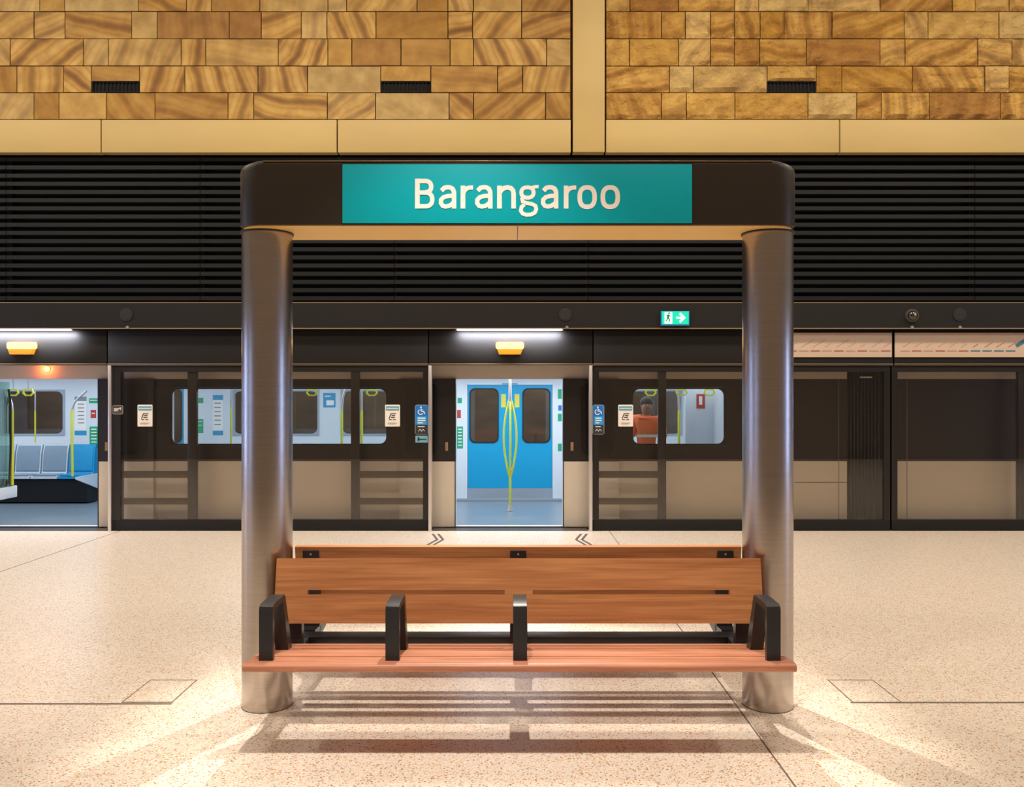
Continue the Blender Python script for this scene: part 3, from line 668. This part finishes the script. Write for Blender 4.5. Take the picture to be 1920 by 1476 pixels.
# grab poles
def yz(px, py, y): return (X(px, y), y, Z(py, y))
def pole(pts, split, y, r=.017):
    a = [yz(p, q, y) for p, q in pts if q <= split+1]; c = [yz(p, q, y) for p, q in pts if q >= split-1]
    o = MB().tube(a, r).build('grab_pole', M['silver'], train)
    MB().tube(c, r*1.15).build('grip_sleeve', M['yellow'], o)
pole([(162, 733), (150, 744), (140, 754), (135, 768), (135, 830), (136, 893)], 768, 13.75)
pole([(12, 735), (18, 746), (22, 758), (23, 770), (23, 910)], 770, 11.85)
pole([(66, 730), (66, 770), (66, 830)], 770, 13.9, .01)
pole([(648, 728), (643, 745), (641, 770), (641, 900)], 770, 12.9)
pole([(678, 728), (678, 770), (678, 900)], 770, 12.9)
pole([(1243, 728), (1243, 765), (1243, 900)], 765, 12.0)
pole([(1268, 728), (1272, 745), (1273, 770), (1273, 900)], 770, 12.8)
pole([(433, 728), (433, 765), (433, 900)], 765, 12.6, .012)  # this pole stands in for a bright vertical reflection in the glass
cy = 13.05
base = MB().cyl((X(956.5, cy), cy, 0), (X(956.5, cy), cy, .09), .05, .026, 20).build('pole_base', M['silver'], train)
o = MB().tube([(X(956.5, cy), cy, 2.155), (X(956.5, cy), cy, 1.56)], [.022, .03]).build('grab_pole', M['silver'], train)
g = MB(); xc = X(956.5, cy)
g.tube([(xc, cy, .09), (xc, cy, .6)], .019)
for dx, dy in ((-1, .2), (0.04, -1), (1, .2)):
    g.tube([(xc+dx*.098*math.sin(math.pi*k/14)**.9 if 0 < k < 14 else xc, cy+dy*.07*math.sin(math.pi*k/14), .5+1.25*k/14) for k in range(15)], .0155)
g.build('branching_pole', M['yellow'], train)
# hanging straps
for px, y in ((25, 12.6), (53, 12.6), (585, 12.4), (697, 12.4), (1220, 12.4), (1278, 12.4), (1330, 12.4)):
    x = X(px, y); z = Z(737, y)-.0
    o = MB().ribbon([(x-.075, z), (x-.055, z+.05), (x+.055, z+.05), (x+.075, z), (x+.04, z-.035), (x-.04, z-.035)], .02, 'y', y-.012, y+.012, True).build('strap_handle', M['yellow'], train)
    MB().box(x-.008, x+.008, y-.004, y+.004, z+.05, 2.13).build('strap', M['silver'], o)
# draught screen beside the far left door
o = MB().box(-6.985, -6.965, TI+.02, 11.84, .5, 1.95).build('draught_screen', glass('green_glass', (.72, .92, .84), .08), train, False)
MB().box(-6.99, -6.955, TI+.02, 12.0, .34, .50, .01).build('screen_base', M['inner'], train)
MB().tube([(-6.95, 11.78, 1.85), (-6.95, 11.82, 1.7), (-6.95, 11.83, 1.0), (-6.95, 11.80, .6), (-6.95, 11.72, .52)], .014).build('screen_edge', M['rubber'], train)
# red door lamp on the cantrail
o = MB().sphere((X(87, TY-.02), TY-.01, Z(692, TY)), .032, sy=.7, n=16).build('door_lamp', M['red'], train)
MB().cyl((X(87, TY-.02), TY, Z(692, TY)), (X(87, TY-.02), TY-.012, Z(692, TY)), .045, .042, 20).build('lamp_ring', M['silver'], train)
l = bpy.data.lights.new('door_lamp_glow', 'POINT'); l.energy = 3.5; l.color = (1, .18, .03); l.shadow_soft_size = .03
lo = bpy.data.objects.new('door_lamp_glow', l); COL.objects.link(lo); lo.location = (X(87, TY), TY-.07, Z(692, TY))
# gangway and the next car
gx0, gx1 = C1+.02, tx(1678)-.02
g = MB(); k = gx0; i = 0
g.box(gx0, gx1, TY+.16, TO-.1, -.1, 2.7)
while k < gx1-.02:
    g.poly([(k, TY+.10), (k+.03, TY+.16), (k-.0, TY+.16)], 'z', -.1, 2.6) if False else g.box(k, k+.022, TY+.06, TY+.16, -.1, 2.6, .006); k += .047
g.build('gangway_bellows', M['rubber'], train, False)
MB().box(gx0+.02, gx1-.02, TY+.03, TY+.06, 2.08, 2.1).build('gangway_hood', M['grey'], train)
MB().box(X(1615, TY), X(1637, TY), TY+.03, TY+.055, Z(709, TY), Z(706, TY)).build('gangway_plate', M['white'], train)
W2 = [(tx(1907), tx(2250))]
side(TY, TY+.05, tx(1679), 12.5, [], W2, 'next_car_body_side', train)
side(TY+.051, TI, tx(1679), 12.5, [], W2, 'next_car_lining', train, False)
MB().box(tx(1679), 12.5, TF, TO, -.9, 2.8).box(tx(1679), 12.5, TY+.05, TO, 2.8, 2.88).box(tx(1679), 12.5, TY, TO, -.12, -.01).box(tx(1679), tx(1682), TI, TF, 0, 2.8).build('next_car_shell', M['inner'], train)
for a, c in W2:
    MB().box(a+.001, c-.001, TY+.012, TY+.02, WZ0, WZ1).build('window_pane', M['tglass'], train, False)
    MB().ring([(c-.001, WZ1-.001)]*7+[(a+.001, WZ1-.001)]*7+[(a+.001, WZ0+.001)]*7+[(c-.001, WZ0+.001)]*7, rrect(a+.02, c-.02, WZ0+.02, WZ1-.02, .09, 6), 'y', TY-.004, TY+.011).build('window_surround', M['black'], train, False)
area('train_light', (8.2, 12.95, 2.5), 1.6, 20, (.80, .91, 1), (8.2, 12.95, 0), 1.5)
# panel seams on the bodysides
m = MB()
for px in (1572, 1700): m.box(tx(px), tx(px)+.008, TY-.003, TY, -.05, ZD)
m.box(tx(1490), tx(1588), TY-.003, TY, Z(905, TY), Z(904, TY)+.002)
m.build('panel_seam', M['joint'], train, False)
place(train, (-3.5, 12.95, -.9))

# ------------------------------------------------------------ notices on the glass
gy = SY+.010
def notice(px, lab):
    x0, x1, z0, z1 = X(px-14, gy), X(px+14, gy), Z(800, gy), Z(759, gy)
    t = thing('notice', lab, 'notice', group='white safety notices on the glass')
    MB().poly(rrect(x0, x1, z0, z1, .012, 3), 'y', gy-.003, gy).build('card', mat('notice_card', '#e6ddd2', .5), t, False)
    MB().box(x0+.012, x1-.012, gy-.005, gy-.003, Z(770, gy), Z(762, gy)).build('heading', mat('notice_heading', '#5f9cae', .5), t, False)
    g = MB(); cx, cz = X(px, gy), Z(781, gy)
    g.ribbon([(cx+.045, cz+.035), (cx-.02, cz+.035), (cx-.045, cz-.03)], .011, 'y', gy-.005, gy-.003)
    g.box(cx-.012, cx+.035, gy-.005, gy-.003, cz+.004, cz+.016); g.box(cx-.02, cx+.03, gy-.005, gy-.003, cz-.02, cz-.008)
    g.box(cx-.045, cx-.01, gy-.005, gy-.003, cz-.046, cz-.036); g.box(cx+.005, cx+.045, gy-.005, gy-.003, cz-.046, cz-.036)
    g.box(cx-.06, cx+.06, gy-.005, gy-.003, cz-.088, cz-.084); g.box(cx-.06, cx+.04, gy-.005, gy-.003, cz-.1, cz-.096)
    g.build('print', M['ink'], t, False)
    MB().ribbon([(x0+.02, Z(766, gy)), (x1-.02, Z(766, gy))], .008, 'y', gy-.007, gy-.005).build('heading_text', M['white'], t, False)
    place(t, (cx, gy, z0))
notice(272, 'white safety notice on the glass left of the left steel column')
notice(736, 'white safety notice on the glass left of the centre doorway')
notice(1173, 'white safety notice on the glass right of the centre doorway')
sy2 = SY-.002
def access(px0, px1, lab, extra):
    t = thing('access_sign', lab, 'sign', group='blue wheelchair signs beside the doorway')
    x0, x1 = X(px0, sy2), X(px1, sy2); z1 = Z(760, sy2); z0 = Z(814, sy2)
    MB().poly(rrect(x0-.006, x1+.006, z0-.006, z1+.006, .022, 4), 'y', sy2-.003, sy2).build('border', mat('sign_border', '#9fb0ba', .5), t, False)
    MB().box(x0, x1, sy2-.006, sy2-.003, Z(797, sy2), z1).build('blue_face', mat('sign_blue', '#0f6fc0', .45), t, False)
    MB().box(x0, x1, sy2-.006, sy2-.003, z0, Z(797, sy2)).build('black_face', M['ink'], t, False)
    MB().box(x0+.015, x1-.015, sy2-.0065, sy2-.006, Z(796, sy2), Z(781, sy2)).build('pale_face', mat('sign_sky', '#2f9bd8', .45), t, False)
    g = MB(); cx, cz = (x0+x1)/2, Z(771, sy2); a, c = sy2-.009, sy2-.0065
    g.sphere((cx-.008, sy2-.0075, cz+.05), .011, sy=.2, n=10)
    g.ribbon([(cx-.006, cz+.036), (cx-.004, cz), (cx+.028, cz-.004), (cx+.042, cz-.036)], .012, 'y', a, c)
    g.ribbon([(cx-.006, cz+.02), (cx+.02, cz+.018)], .009, 'y', a, c)
    g.ribbon([(cx-.012+.0+.032*math.cos(math.radians(q)), cz-.012+.032*math.sin(math.radians(q))) for q in range(110, 350, 20)], .009, 'y', a, c)
    g.build('wheelchair_symbol', M['white'], t, False); g = MB()
    for k in range(3):
        zz = Z(784+k*4.4, sy2)
        g.box(x0+.03, x1-(.03+.03*(k == 2)), a, c, zz-.008, zz+.005)
    g.ribbon([(cx-.04, Z(807, sy2)-.012), (cx-.02, Z(807, sy2)+.014), (cx, Z(807, sy2)-.012), (cx+.02, Z(807, sy2)+.014), (cx+.04, Z(807, sy2)-.01)], .006, 'y', a, c)
    g.box(x0+.03, x1-.04, a, c, Z(801, sy2), Z(799.5, sy2))
    g.build('sign_text', M['white'], t, False)
    if extra:
        MB().box(x0, x1, sy2-.006, sy2-.001, Z(830, sy2), Z(817, sy2)).build('lower_label', mat('label_teal', '#6aa3b4', .5), t, False)
        MB().box(x0+.04, x1-.02, sy2-.009, sy2-.006, Z(825, sy2), Z(823, sy2)).box(x0+.03, x0+.05, sy2-.009, sy2-.006, Z(827, sy2), Z(820, sy2)).build('lower_text', M['ink'], t, False)
    place(t, (cx, sy2, z0))
access(779, 802, 'blue wheelchair sign with small teal label below, left of the centre doorway', True)
access(1112, 1132, 'blue wheelchair sign right of the centre doorway', False)
t = thing('small_label', 'small grey arrow label beside the far left doorway', 'label')
x0, x1 = X(211, sy2), X(231, sy2)
MB().poly(rrect(x0, x1, Z(777, sy2), Z(760, sy2), .02, 4), 'y', sy2-.003, sy2).build('plate', M['grey'], t, False)
MB().poly(rrect(x0+.006, x1-.008, Z(777, sy2)+.008, Z(760, sy2)-.008, .015, 4), 'y', sy2-.005, sy2-.003).build('face', mat('label_face', '#4a4038', .5), t, False)
MB().box(x0+.02, x0+.085, sy2-.007, sy2-.005, Z(768, sy2), Z(766, sy2)).box(x0+.02, x0+.07, sy2-.007, sy2-.005, Z(771, sy2), Z(769.5, sy2)).ribbon([(x1-.05, Z(765, sy2)-.0), (x1-.03, Z(768, sy2)), (x1-.03, Z(768, sy2)+.03)], .008, 'y', sy2-.007, sy2-.005).build('print', M['white'], t, False)
place(t, ((x0+x1)/2, sy2, Z(777, sy2)))

# ------------------------------------------------------------ person in orange vest inside the car
def skin(name, verts, edges_, radii, m, parent, sub=2, root=0):
    me = bpy.data.meshes.new(name); me.from_pydata([Vector(v) for v in verts], edges_, [])
    o = bpy.data.objects.new(name, me); COL.objects.link(o); o.parent = parent
    md = o.modifiers.new('skin', 'SKIN'); md.use_smooth_shade = True
    for i, r in enumerate(radii):
        sv = me.skin_vertices[0].data[i]; sv.radius = r if isinstance(r, tuple) else (r, r)
        sv.use_root = (i == root)
    s_ = o.modifiers.new('sub', 'SUBSURF'); s_.levels = sub; s_.render_levels = sub
    me.materials.append(m); return o
pp = thing('person', 'person in an orange safety vest standing inside the train beside a yellow pole', 'person', (X(1212, 12.5), 12.5, 0))
SK = mat('skin_tone', '#8c5f48', .6); VE = mat('orange_vest', '#e0602a', .7); TR = mat('navy_trousers', '#1c2230', .8); BO = mat('boots', '#15120f', .6); HA = mat('dark_hair', '#1a1310', .7)
V = [(0, 0, .95), (0, 0, 1.12), (0, -.01, 1.32), (0, -.01, 1.43), (0, -.01, 1.49), (0, -.02, 1.545), (0, -.02, 1.62), (0, -.01, 1.675),
     (-.175, 0, 1.42), (-.23, .0, 1.14), (-.22, -.14, .95), (-.21, -.2, .89), (.175, 0, 1.42), (.27, -.02, 1.18), (.20, -.20, 1.12), (.15, -.27, 1.12),
     (-.09, 0, .88), (-.10, -.01, .50), (-.11, .01, .10), (-.12, -.10, .04), (.09, 0, .88), (.11, -.01, .50), (.12, .01, .10), (.13, -.10, .04)]
E = [(0, 1), (1, 2), (2, 3), (3, 4), (4, 5), (5, 6), (6, 7), (2, 8), (8, 9), (9, 10), (10, 11), (2, 12), (12, 13), (13, 14), (14, 15), (0, 16), (16, 17), (17, 18), (18, 19), (0, 20), (20, 21), (21, 22), (22, 23)]
R = [(.13, .10), (.12, .09), (.15, .10), (.10, .085), .058, (.082, .095), (.09, .105), (.062, .07), .055, .042, .032, .028, .055, .042, .032, .028, .085, .058, .042, .04, .085, .058, .042, .04]
skin('body', V, E, R, SK, pp)
def sub(idx, ed, grow, name, m, extra=0):
    mp_ = {k: i for i, k in enumerate(idx)}
    def g(r): return (r[0]+grow, r[1]+grow) if isinstance(r, tuple) else r+grow
    return skin(name, [V[k] for k in idx], [(mp_[a], mp_[b_]) for a, b_ in ed], [g(R[k])if k != 3 else (.135, .11) for k in idx], m, pp)
sub([0, 1, 2, 3, 8, 9, 12, 13], [(0, 1), (1, 2), (2, 3), (2, 8), (8, 9), (2, 12), (12, 13)], .022, 'vest', VE)
sub([0, 16, 17, 18, 20, 21, 22], [(0, 16), (16, 17), (17, 18), (0, 20), (20, 21), (21, 22)], .018, 'trousers', TR)
for sx in (-1, 1):
    x = .115*sx+.0
    MB().box(x-.05, x+.05, -.20, .06, 0.0, .085, .03, 3).build('boot', BO, pp)
MB().box(-.155, .155, -.135, -.128, 1.16, 1.2).box(-.155, .155, .118, .125, 1.16, 1.2).build('reflective_band', mat('reflective_tape', '#c8c8b8', .3), pp)
MB().sphere((0, .0, 1.665), .105, sx=.9, sz=.82, n=20).build('hair', HA, pp)
MB().sphere((0, -.118, 1.615), .014, n=8, sz=1.5).sphere((-.085, -.01, 1.62), .018, sx=.4, n=8).sphere((.085, -.01, 1.62), .018, sx=.4, n=8).build('face_features', SK, pp)
MB().sphere((-.03, -.103, 1.645), .011, n=8).sphere((.03, -.103, 1.645), .011, n=8).build('eye', BO, pp)
MB().box(-.025, .025, -.112, -.1, 1.572, 1.58, .003).build('mouth', mat('lips', '#6e3a30', .6), pp)
for hx, hy, hz, dx, dz in ((-.21, -.2, .89, 0, -1), (.15, -.27, 1.12, -.6, -.3)):
    vs = [(hx, hy, hz), (hx, hy-.03, hz+dz*.05)]; es = [(0, 1)]; rs = [.026, (.034, .016)]
    for k in range(4):
        ox = (k-1.5)*.019; n0 = len(vs)
        vs += [(hx+ox, hy-.045, hz+dz*.085), (hx+ox*1.05, hy-.055-.01, hz+dz*(.115+.006*(k in (1, 2)))), (hx+ox, hy-.05, hz+dz*.14)]
        es += [(1, n0), (n0, n0+1), (n0+1, n0+2)]; rs += [.009, .0085, .007]
    n0 = len(vs); sgn = 1 if hx < 0 else -1
    vs += [(hx+sgn*.035, hy-.045, hz+dz*.03), (hx+sgn*.045, hy-.06, hz+dz*.07)]; es += [(0, n0), (n0, n0+1)]; rs += [.011, .009]
    skin('hand', vs, es, rs, SK, pp, 1)

# ------------------------------------------------------------ STATION NAME FRAME
CX = .031; CY = 4.83; HB, HT = 2.672, 3.02
fr = thing('station_sign', 'station name frame with a teal board on two round steel columns', 'sign', (CX, CY, 0))
for s_ in (-1, 1):
    x = s_*1.416; m = MB()
    m.cyl((x, 0, .0), (x, 0, HB-.012), .1395, None, 96); o = m.build('column', M['steel'], fr)
    MB().cyl((x, 0, HB-.013), (x, 0, HB-.0), .146, None, 64).build('collar', M['bronze'], o)
    MB().cyl((x, 0, .0), (x, 0, .003), .1405, None, 64).build('base_ring', mat('base_gap', '#1d1a18', .6), o)
def stadium(hx, hy, r, n=10):
    return rrect(-hx, hx, -hy, hy, r, n)
def header_shell():
    bm = bmesh.new(); rings = []
    n = 10; HX, HYY = 1.538, .222
    # profile: inset and height
    prof = [(0.012, HB), (0, HB+.012), (0, HT-.045)]+[(.06*(1-math.cos(math.radians(a))), HT-.045+.045*math.sin(math.radians(a))) for a in range(15, 91, 15)]
    for ins, z in prof:
        rings.append([bm.verts.new((x, y, z)) for x, y in stadium(HX-ins, HYY-(.004 if z > HT-.01 else 0), .15, n)])
    for a, b_ in zip(rings, rings[1:]):
        for k in range(len(a)): bm.faces.new((a[k], a[(k+1) % len(a)], b_[(k+1) % len(a)], b_[k]))
    bm.faces.new(rings[-1]); f_ = bm.faces.new(rings[0][::-1]); f_.material_index = 0
    return bm
m = MB(); m.bm = header_shell(); hd = m.build('header_beam', [M['bronze']], fr, True, 40)
# soffit lining, seam, pale strip standing for the top edge highlight
MB().poly(stadium(1.522, .205, .14), 'z', HB-.004, HB+.001).build('soffit_panel', M['soffit'], hd, False)
MB().box(-.002, .002, -.2, .2, HB-.0055, HB-.0035).build('soffit_seam', M['bronze'], hd, False)
rim = MB(); rim.box(-1.375, 1.375, -.2262, -.2195, HT-.009, HT-.002, .001).build('edge_highlight', mat('edge_highlight_metal', '#9a8565', .3, .9), hd)
by = -.2225; bx0, bx1 = X(642.5, 4.605)-CX, X(1297, 4.605)-CX; bz0, bz1 = Z(419, 4.605), Z(308.5, 4.605)
bd = MB().box(bx0, bx1, by-.012, by+.002, bz0, bz1, .002).build('name_board', M['teal'], hd)
MB().box(bx0-.004, bx1+.004, by-.003, by+.001, bz1, bz1+.006).box(bx0-.004, bx1+.004, by-.003, by+.001, bz0-.006, bz0).build('board_edge', M['black'], hd, False)
# lettering, drawn stroke by stroke
LD = 4.605-.013
def L2(px, py): return (X(px, LD)-CX, Z(py, LD))
W = 8.8*LD/F
def arc(cx, cy_, rx, ry, a0, a1, n=14, p=2.3):
    out = []
    for k in range(n+1):
        a = math.radians(a0+(a1-a0)*k/n); c, s__ = math.cos(a), math.sin(a)
        out.append((cx+rx*math.copysign(abs(c)**(2/p), c), cy_-ry*math.copysign(abs(s__)**(2/p), s__)))
    return out
def stroke(g, pts, w_=W, closed=False):
    g.k = getattr(g, 'k', 0)+1; g.ribbon([L2(*p) for p in pts], w_, 'y', by-.0138-.0004*g.k, by-.0118, closed)
def gB(x, g):
    stroke(g, [(x+4.5, 335), (x+4.5, 391)])
    stroke(g, [(x+5, 339.3), (x+17, 339.3)]+arc(x+19, 350, 11.5, 10.7, 80, -80, 10)+[(x+17, 361), (x+5, 361)], W*.93)
    stroke(g, [(x+5, 361), (x+19, 361)]+arc(x+20, 373.9, 12.5, 12.9, 80, -80, 10)+[(x+18, 386.8), (x+5, 386.8)], W*.93)
def ga(x, g):
    stroke(g, [(x+29.3, 391), (x+29.3, 364)]+[(x+29, 359), (x+26.5, 353.8), (x+21.5, 351.3), (x+16, 351), (x+11, 352.3), (x+5.6, 357.6)], W*.95)
    stroke(g, [(x+29.3, 366.8), (x+17, 367.6), (x+9.5, 370), (x+5, 374.5), (x+4.7, 381), (x+8, 385.8), (x+13.5, 387.3), (x+20, 386), (x+26, 382.3), (x+29.3, 378)], W*.9)
def gr(x, g):
    stroke(g, [(x+4.5, 348), (x+4.5, 391)]); stroke(g, [(x+5, 362), (x+8, 356.5), (x+13, 352.7), (x+18, 351.6), (x+23.5, 351.6)], W*.9)
def gn(x, g):
    stroke(g, [(x+4.5, 348), (x+4.5, 391)])
    stroke(g, [(x+5, 361), (x+9, 355.5), (x+14, 352.3), (x+20, 351.3), (x+26, 352.8), (x+29.8, 357), (x+31, 363), (x+31, 391)], W*.97)
def gg(x, g):
    stroke(g, arc(x+16, 361, 11.5, 9.7, 0, 360, 24)[:-1], W*.83, True)
    stroke(g, [(x+23, 354.5), (x+27, 351), (x+31, 350), (x+37, 350)], W*.7)
    stroke(g, [(x+9.5, 368.5), (x+6, 373), (x+7.5, 378.3), (x+14, 380.8), (x+24, 382.3), (x+31, 386), (x+32.6, 392), (x+30, 398.5), (x+23, 402.3), (x+14, 402.8), (x+7, 400.5), (x+3.5, 395), (x+5, 388), (x+10.5, 383.5)], W*.8)
def go(x, g):
    stroke(g, arc(x+18.5, 369.5, 14, 18.2, 0, 360, 28, 2.5)[:-1], W*.97, True)
for fn, x in ((gB, 778), (ga, 822), (gr, 863.5), (ga, 890), (gn, 932), (gg, 973), (ga, 1013.5), (gr, 1057), (go, 1082.5), (go, 1125.8)):
    g = MB(); fn(x, g); g.build('letter', M['letter'], bd, False)
# rail that carries both seats, between the columns
MB().box(-1.29, 1.29, -.07, .04, .335, .404, .004).build('cross_rail', M['dark'], fr)

# ------------------------------------------------------------ BENCHES (local: +y = towards the frame centre; seat front at y=-.80)
def make_bench():
    root = thing('bench', '', 'bench', (.036, CY, 0))
    H = 1.31
    def zt(y): return .474-.11*(y+.74)         # top of seat at local y (front is -.80)
    def plank(y0, y1, nose):
        th = .034; m = MB()
        if nose:
            pr = [(y1, zt(y1)), (y0+.035, zt(y0+.035))]
            c = (y0+.022, zt(y0+.03)-.021)
            for a in range(100, 281, 20): pr.append((c[0]+.022*math.cos(math.radians(a)), c[1]+.021*math.sin(math.radians(a))))
            pr += [(y1, zt(y1)-th)]
        else: pr = [(y1, zt(y1)), (y0, zt(y0)), (y0, zt(y0)-th), (y1, zt(y1)-th)]
        m.poly(pr, 'x', -H, H)
        return m.build('seat_board', M['seatwood'], root, True, 40)
    plank(-.80, -.627, True)
    # second board has two long slots near its rear edge
    def slotted(y0, y1, ys, slots):
        th = .034; m = MB(); e = .006
        m.poly([(ys-e, zt(ys-e)), (y0, zt(y0)), (y0, zt(y0)-th), (ys-e, zt(ys-e)-th)], 'x', -H, H)
        m.poly([(y1, zt(y1)), (ys+e, zt(ys+e)), (ys+e, zt(ys+e)-th), (y1, zt(y1)-th)], 'x', -H, H)
        cur = -H
        for a, c in slots+[(H, H)]:
            if a-cur > .001: m.poly([(ys+e, zt(ys+e)), (ys-e, zt(ys-e)), (ys-e, zt(ys-e)-th), (ys+e, zt(ys+e)-th)], 'x', cur, a)
            cur = c
        return m.build('seat_board', M['seatwood'], root, False)
    slotted(-.617, -.27, -.40, [(-1.13, -.08), (.08, 1.13)])
    # backrest: one board with two round-ended slots, leaning back
    yb, zb, yt, ztp = -.275, .532, -.208, .868; L = math.hypot(yt-yb, ztp-zb); ty, tz = (yt-yb)/L, (ztp-zb)/L; ny, nz = tz, -ty
    th = .034
    bm = bmesh.new(); e = .012; sm = L*.475
    xs_ = [-H, -1.135, -.075, .075, 1.135, H]
    hs = [0, sm-e, sm+e, L]
    def vv(x, h, d): return (x, yb+ty*h+ny*d, zb+tz*h+nz*d)
    m = MB()
    def slab(x0, x1, h0, h1):
        vs = [m.bm.verts.new(vv(x, h, d)) for x, h, d in ((x0, h0, 0), (x1, h0, 0), (x1, h1, 0), (x0, h1, 0), (x0, h0, th), (x1, h0, th), (x1, h1, th), (x0, h1, th))]
        for q in ((0, 1, 2, 3), (7, 6, 5, 4), (0, 4, 5, 1), (2, 6, 7, 3), (1, 5, 6, 2), (0, 3, 7, 4)): m.bm.faces.new([vs[k] for k in q])
    slab(-H, H, 0, sm-e); slab(-H, H, sm+e, L)
    for a, c in ((-H, -1.135), (-.075, .075), (1.135, H)): slab(a, c, sm-e, sm+e)
    bmesh.ops.remove_doubles(m.bm, verts=m.bm.verts[:], dist=.0001)
    bo = m.build('backrest', M['wood'], root, False)
    # armrest loops
    for ax in (-1.219, -.611, .003, 1.222):
        def rr(pts): return pts
        path = [(-.715, .455), (-.715, .712), (-.711, .722), (-.702, .727), (-.54, .727)]
        g = MB(); g.ribbon(path, .03, 'x', ax-.0335, ax+.0335)
        g.poly([(-.54, .742), (-.512, .742), (-.498, .728), (-.345, .38), (-.425, .38), (-.54, .712)], 'x', ax-.0335, ax+.0335)
        a_ = g.build('armrest', M['dark'], root, True, 30)
        md = a_.modifiers.new('bevel', 'BEVEL'); md.width = .0035; md.segments = 2; md.limit_method = 'ANGLE'
    # support brackets: upright behind the back and tapered arm below the seat
    for ax in (-1.215, 0.0, 1.215):
        w2 = .047; m = MB()
        m.poly([(-.075, .338), (-.075, .402), (-.22, .402-.01), (-.70, zt(-.70)-.040), (-.70, zt(-.70)-.056), (-.20, .325)], 'x', ax-w2, ax+w2)
        s_ = m.build('support_arm', M['dark'], root, True, 30)
        m = MB()
        m.poly([(-.235, .36), (-.195, .36), (-.168+.0, .84), (yt+.036+.0, .84), (-.236+.0, .54)], 'x', ax-w2, ax+w2)
        u = m.build('back_bracket', M['dark'], root, True, 30)
        for bz in (.82,): MB().cyl((ax, -.174, bz), (ax, -.166, bz), .006, None, 10).build('bolt', M['silver'], u)
        for dx in (-.03, .03):
            MB().cyl((ax+dx, -.66, zt(-.66)-.062), (ax+dx, -.66, zt(-.66)-.034), .008, None, 8).cyl((ax+dx, -.5, zt(-.5)-.075), (ax+dx, -.5, zt(-.5)-.034), .008, None, 8).build('bolt', M['dark'], s_)
    return root
bench = make_bench()
bench['label'] = 'front wooden bench with four dark armrests facing the photographer'; bench['group'] = 'back to back wooden benches'
b2 = copy_tree(bench); b2.rotation_euler = (0, 0, math.pi)
b2['label'] = 'rear wooden bench facing the train, only its backrest top showing'
b2.location = (.036, CY, 0)

# ------------------------------------------------------------ floor fittings
for sgn, lb in ((-1, 'square floor hatch in the terrazzo left of the left steel column'), (1, 'square floor hatch in the terrazzo right of the right steel column')):
    x0, x1 = (-2.225, -1.935) if sgn < 0 else (1.94, 2.22); y0, y1 = 4.86, 5.25
    t = thing('floor_hatch', lb, 'hatch', (( x0+x1)/2, (y0+y1)/2, 0), 'flush floor hatches')
    cx, cy2 = (x0+x1)/2, (y0+y1)/2
    sq = lambda a, b_: [(-a, -b_), (a, -b_), (a, b_), (-a, b_)]
    MB().ring(sq((x1-x0)/2, (y1-y0)/2), sq((x1-x0)/2-.006, (y1-y0)/2-.008), 'z', .0005, .002).build('rim', M['joint'], t, False)
    MB().box(-(x1-x0)/2+.006, (x1-x0)/2-.006, -(y1-y0)/2+.008, (y1-y0)/2-.008, .0003, .0012).build('lid', M['terrazzo'], t, False)
for px, d, lb in ((820, 1, 'pair of dark chevrons on the floor left of the centre doorway'), (1091, -1, 'pair of dark chevrons on the floor right of the centre doorway')):
    m = MB()
    for k in (0, 1):
        xx = (px+(k*2-1)*5.5-960)/(1012-HZ)*EYE
        m.ribbon([(xx-d*.06, 9.98), (xx+d*.035, 10.42), (xx-d*.06, 10.85)], .03, 'z', .0005, .0025)
    tag(m.build('floor_chevron', mat('chevron_mark', '#5b544e', .6), None, False), lb, 'floor marking', 'chevron marks at the doorway')
